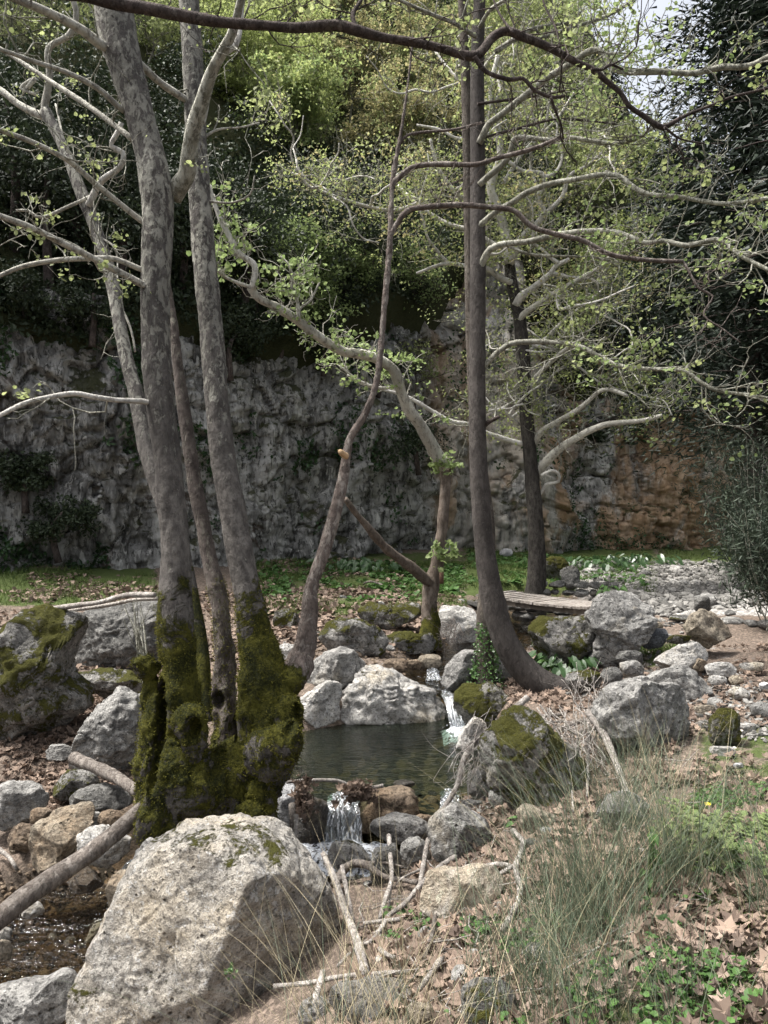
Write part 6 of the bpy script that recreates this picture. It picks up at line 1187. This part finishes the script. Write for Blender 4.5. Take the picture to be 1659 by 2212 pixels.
# clover-like ground cover
Cs = []
for poly, Yr, n in [([(1400, 1950), (2200, 1950), (2200, 2700), (1330, 2700)], (1.7, 3.4), 2200), ([(1480, 1700), (1700, 1700), (1700, 1900), (1450, 1900)], (3.3, 5), 1200), ([(1000, 2000), (1330, 1980), (1330, 2260), (960, 2260)], (2.3, 3.8), 700), ([(560, 1215), (1000, 1215), (1000, 1300), (560, 1300)], (12, 19), 2600), ([(1160, 1330), (1350, 1380), (1350, 1480), (1160, 1480)], (8, 10.5), 700), ([(1010, 1190), (1400, 1185), (1400, 1270), (1010, 1270)], (15, 23), 2600), ([(820, 1900), (960, 1900), (960, 2040), (820, 2040)], (3.8, 4.8), 160)]:
    pa = np.array(poly); m = n * 6; px = rg.uniform(pa[:, 0].min(), pa[:, 0].max(), m); Y_ = np.sqrt(rg.uniform(Yr[0] ** 2, Yr[1] ** 2, m)); x_ = (px - CX) * Y_ / F_PX; z_ = ground(x_, Y_); _, py = proj(x_, Y_, z_); cl_ = fbm(np.column_stack([x_ * 2.4, Y_ * 2.4, x_ * 0]), 3, 57); ok = np.where(inpoly(px, py, poly) & (cl_ > .02))[0][:n]; Cs.append(np.column_stack([x_, Y_, z_ + rg.uniform(.01, .05, m)])[ok])
C = np.concatenate(Cs); V_, F_ = scatter(*LEAF_S, C, rg.uniform(.5, 1.2, len(C)) * np.where(C[:, 1] > 9, .11, .028), rot_frames(rg, len(C), 2.5)); tag(link('ground_cover', mesh_np('ground_cover', V_, F_, False), M['leaf_herb']), 'low green herbs spreading between the dry leaves', None, None, 'stuff')
# broad-leaved plants
def big_leaf(): 
    o = [(0, 0), (.22, -.12), (.34, .15), (.28, .5), (0, 1.05), (-.28, .5), (-.34, .15), (-.22, -.12)]; V = [[0, .3, -.06]] + [[x, y, .25 * abs(x) - .18 * y * y] for x, y in o]; return np.array(V), np.array([[0, 1 + i, 1 + (i + 1) % 8] for i in range(8)])
BL = big_leaf()
def broad_plant(name, label, px, Y, n, size, rad, h, mat, seed, group=None, z=None, single=True):
    r_ = np.random.default_rng(seed); x_ = (px - CX) * Y / F_PX; z_ = float(ground(x_, Y)[0]) if z is None else z; e = empty(name, (x_, Y, z_), label, 'plant', group); mb = MB()
    for k in range(n):
        a = r_.uniform(0, 6.28); rr_ = rad * math.sqrt(r_.random()); tip = np.array([x_ + math.cos(a) * rr_, Y + math.sin(a) * rr_ * .8, z_ + h * r_.uniform(.35, 1.)]); b0 = np.array([x_, Y, z_]) + (tip - np.array([x_, Y, z_])) * np.array([.3, .3, 0])
        mb.add(*tube(resample([b0, (b0 + tip) / 2 + np.array([0, 0, .02]), tip], n=3), np.full(7, .003), 4, 0, 0, False)[:2])
        nz = np.array([math.cos(a) * .5, math.sin(a) * .5 - .25, 1.]) + r_.normal(size=3) * .25; nz /= np.linalg.norm(nz); t = np.array([math.cos(a), math.sin(a), -.35]); t -= nz * (t @ nz); t /= np.linalg.norm(t); s = np.cross(t, nz)
        V_, F_ = scatter(BL[0], BL[1], tip[None], np.array([size * r_.uniform(.6, 1.2)]), (s[None], t[None], nz[None])); part('leaf', V_, F_, M[mat], e, False)
    o = mb.build('stalks', M['leaf_herb'], e); o['kind'] = 'stuff'
broad_plant('arum_plant', 'glossy broad-leaved green plant in front of the rough grey boulder', 1222, 9.0, 46, .16, .36, .24, 'leaf_dark', 1)
broad_plant('arum_plant', 'small broad-leaved plant at the back of the curved trunk base', 1160, 8.7, 10, .10, .15, .15, 'leaf_dark', 2)
broad_plant('leafy_herb', 'dark leafy herb patch at the cliff foot left of the bent tree', 820, 17.5, 60, .2, .8, .3, 'leaf_dark', 3, 'leafy herbs at the cliff foot')
broad_plant('leafy_herb', 'dark leafy herbs at the cliff foot behind slim leaning stem', 740, 17.8, 46, .2, .7, .3, 'leaf_dark', 4, 'leafy herbs at the cliff foot')
broad_plant('leafy_herb', 'dark leafy herbs right of the mossy mound below the cliff', 1300, 20, 60, .24, 1.1, .3, 'leaf_dark', 5, 'leafy herbs at the cliff foot')
broad_plant('leafy_herb', 'dark leafy herbs near the far end of the stony bed', 1390, 21, 50, .24, 1.0, .3, 'leaf_dark', 6, 'leafy herbs at the cliff foot')
broad_plant('leafy_herb', 'green herb beside the dirt patch beyond the bridge', 1325, 14.5, 24, .12, .25, .2, 'leaf_herb', 7)
broad_plant('seedling', 'small grey-green seedling in dry leaves below the big sedge', 1460, 2.95, 7, .045, .06, .06, 'leaf_dark', 8)
broad_plant('seedling', 'nettle-like sprig growing inside the sedge', 1400, 3.3, 9, .05, .05, .3, 'leaf_herb', 9)
broad_plant('seedling', 'green sprig beside the long diagonal stick', 858, 4.25, 9, .045, .09, .07, 'leaf_herb', 10)
broad_plant('seedling', 'green sprig just left of the matted dead leaves', 905, 4.0, 9, .045, .09, .07, 'leaf_herb', 11)
broad_plant('seedling', 'green sprig under the tilted two-tone stone', 1135, 4.95, 9, .06, .1, .08, 'leaf_herb', 12)
# feathery bright plant at the right edge
def feather_plant(label, px, Y, n, L, seed):
    r_ = np.random.default_rng(seed); x_ = (px - CX) * Y / F_PX; z_ = float(ground(x_, Y)[0]); e = empty('feathery_plant', (x_, Y, z_), label, 'plant')
    for k in range(n):
        a = r_.uniform(0, 6.28); d = np.array([math.cos(a), math.sin(a), 0]); Lk = L * r_.uniform(.6, 1.1); base = np.array([x_, Y, z_]) + d * r_.uniform(0, .18); el = r_.uniform(.5, 1.1); C = []; B = []
        for t in np.linspace(.15, 1, 9):
            c = base + d * Lk * t * .8 + np.array([0, 0, Lk * (el * t - .55 * t * t)]); sd_ = np.array([-d[1], d[0], 0]); w_ = .35 * Lk * (1 - abs(t - .45))
            for s_ in (-1, 1):
                for f in (.45, .9): C.append(c + sd_ * s_ * w_ * .35 * f); B.append(sd_ * s_ + d * .7 + r_.normal(size=3) * .15)
        C = np.array(C); B = np.array(B); B /= np.linalg.norm(B, axis=1)[:, None]; nz = np.array([0, 0, 1.]) + r_.normal(size=C.shape) * .3; t_ = np.cross(B, nz); t_ /= np.linalg.norm(t_, axis=1)[:, None]; V_, F_ = scatter(*LEAF_D, C, r_.uniform(.04, .065, len(C)), (t_, B, np.cross(t_, B)))
        part('frond', V_, F_, M['leaf_fresh'], e, False)
feather_plant('bright green feathery plant at the right frame edge', 1610, 3.55, 46, .30, 1)
feather_plant('smaller bright green feathery plant left of the larger one', 1530, 3.75, 18, .2, 2)
r_ = np.random.default_rng(3); C = np.array([P(1342 + r_.normal() * 8, 1570 + r_.uniform(-25, 30), 6.05) for k in range(60)]); V_, F_ = scatter(*LEAF_D, C, r_.uniform(.03, .06, 60), rot_frames(r_, 60, 1, (0, -1, 0))); tag(link('fern', mesh_np('fern', V_, F_, False), M['leaf_ivy']), 'small fern growing on the face of the big angular boulder', 'fern')
r_ = np.random.default_rng(5); C = np.array([P(500 + r_.normal() * 8, 2100 + r_.normal() * 7, 3.55) for k in range(16)]); V_, F_ = scatter(*LEAF_S, C, r_.uniform(.012, .025, 16), rot_frames(r_, 16, 1, (0, -1, 0))); tag(link('rock_sprig', mesh_np('rock_sprig', V_, F_, False), M['leaf_ivy']), 'tiny green sprig in a hollow of the huge boulder', 'plant')
# flowers
def flower(label, px, Y, rad, mat, group=None, h=.08):
    x_ = (px - CX) * Y / F_PX; z_ = float(ground(x_, Y)[0]); e = empty('flower', (x_, Y, z_), label, 'flower', group); V_, Fq, Ft = tube([(x_, Y, z_), (x_ + .005, Y, z_ + h / 2), (x_, Y - .01, z_ + h)], [.0015] * 3, 5); part('stem', V_, [Ft, Fq], M['leaf_herb'], e); c = np.array([x_, Y - .01, z_ + h])
    for k in range(11):
        a = k * 6.283 / 11; d = np.array([math.cos(a), math.sin(a) * .8 - .1, .25 + .2 * math.sin(a)]); s = np.array([-math.sin(a), math.cos(a), 0]); part('petal', [c, c + d * rad * .6 + s * rad * .16, c + d * rad, c + d * rad * .6 - s * rad * .16], np.array([[0, 1, 2, 3]]), M[mat], e, False)
    D_, Fc = ico(1); part('centre', c + D_ * rad * .25, Fc, M['yellow'], e)
flower('single yellow flower in the grass on the right', 1527, 4.25, .022, 'yellow')
for k, (px, Y) in enumerate([(1560, 5.4), (1585, 5.5), (1545, 8.1), (1565, 8.2), (1580, 8.0), (1600, 5.9)]): flower('tiny white daisy in the short grass near the path', px, Y, .016, 'petal', 'white daisies by the path', .05)
# grey-green shrub at the right edge with narrow leaves
def narrow_shrub(label, px, Y, n, H_, rad, seed, nl):
    r_ = np.random.default_rng(seed); x_ = (px - CX) * Y / F_PX; z_ = float(ground(x_, Y)[0]); e = empty('narrow_leaved_shrub', (x_, Y, z_), label, 'shrub'); tips = []; mb = MB()
    for k in range(n):
        a = r_.uniform(0, 6.28); top = np.array([x_ + math.cos(a) * rad * r_.uniform(.3, 1), Y + math.sin(a) * rad * r_.uniform(.3, 1), z_ + H_ * r_.uniform(.55, 1.)]); b0 = np.array([x_, Y, z_]) + r_.normal(size=3) * np.array([.12, .12, 0]); p = resample([b0, b0 + (top - b0) * np.array([.5, .5, .5]) + r_.normal(size=3) * .12, top], n=5); mb.add(*tube(p, np.linspace(.008, .003, len(p)), 5, 0, 0, False)[:2]); tips += list(p[4:])
    o = mb.build('stems', M['bark_limb'], e); o['kind'] = 'stuff'; TV = np.array([[0, 0, 0], [.09, .5, .03], [0, 1, 0], [-.09, .5, .03]])
    o = add_leaves(e, 'foliage', 'leaf_ole', r_, np.array(tips), nl, .11, (TV, LEAF_D[1]), .2, .3)
narrow_shrub('grey-green narrow-leaved shrub at the right edge above stony bed', 1690, 10.6, 40, 1.8, .75, 1, 9000)
narrow_shrub('second narrow-leaved shrub behind, merging with the dark conifers', 1640, 14.5, 40, 3.0, 1.4, 2, 10000)
# ivy and grasses hanging on the cliff (stuff)
rg = np.random.default_rng(63); m = 60000; ii = rg.integers(0, 520, m); jj = rg.integers(15, 249, m); C = CLV[ii, jj]; sc_ = fbm(C * np.array([.8, .8, .6]), 4, 88); ok = np.where(sc_ > .17)[0][:20000]; C = C[ok] + np.column_stack([nx[ii[ok]], ny[ii[ok]], np.zeros(len(ok))]) * rg.uniform(.02, .16, len(ok))[:, None]
V_, F_ = scatter(*LEAF_D, C, rg.uniform(.05, .16, len(C)), rot_frames(rg, len(C), .8, (0, -.6, -.6))); tag(link('cliff_ivy', mesh_np('cliff_ivy', V_, F_, False), M['leaf_dark']), 'ivy and grasses clinging to the cliff face', None, None, 'stuff')
print('details', round(time.time() - T0, 1), 'objects', len(bpy.data.objects), 'tris', sum(len(m.loops) - 2 * len(m.polygons) for m in bpy.data.meshes))
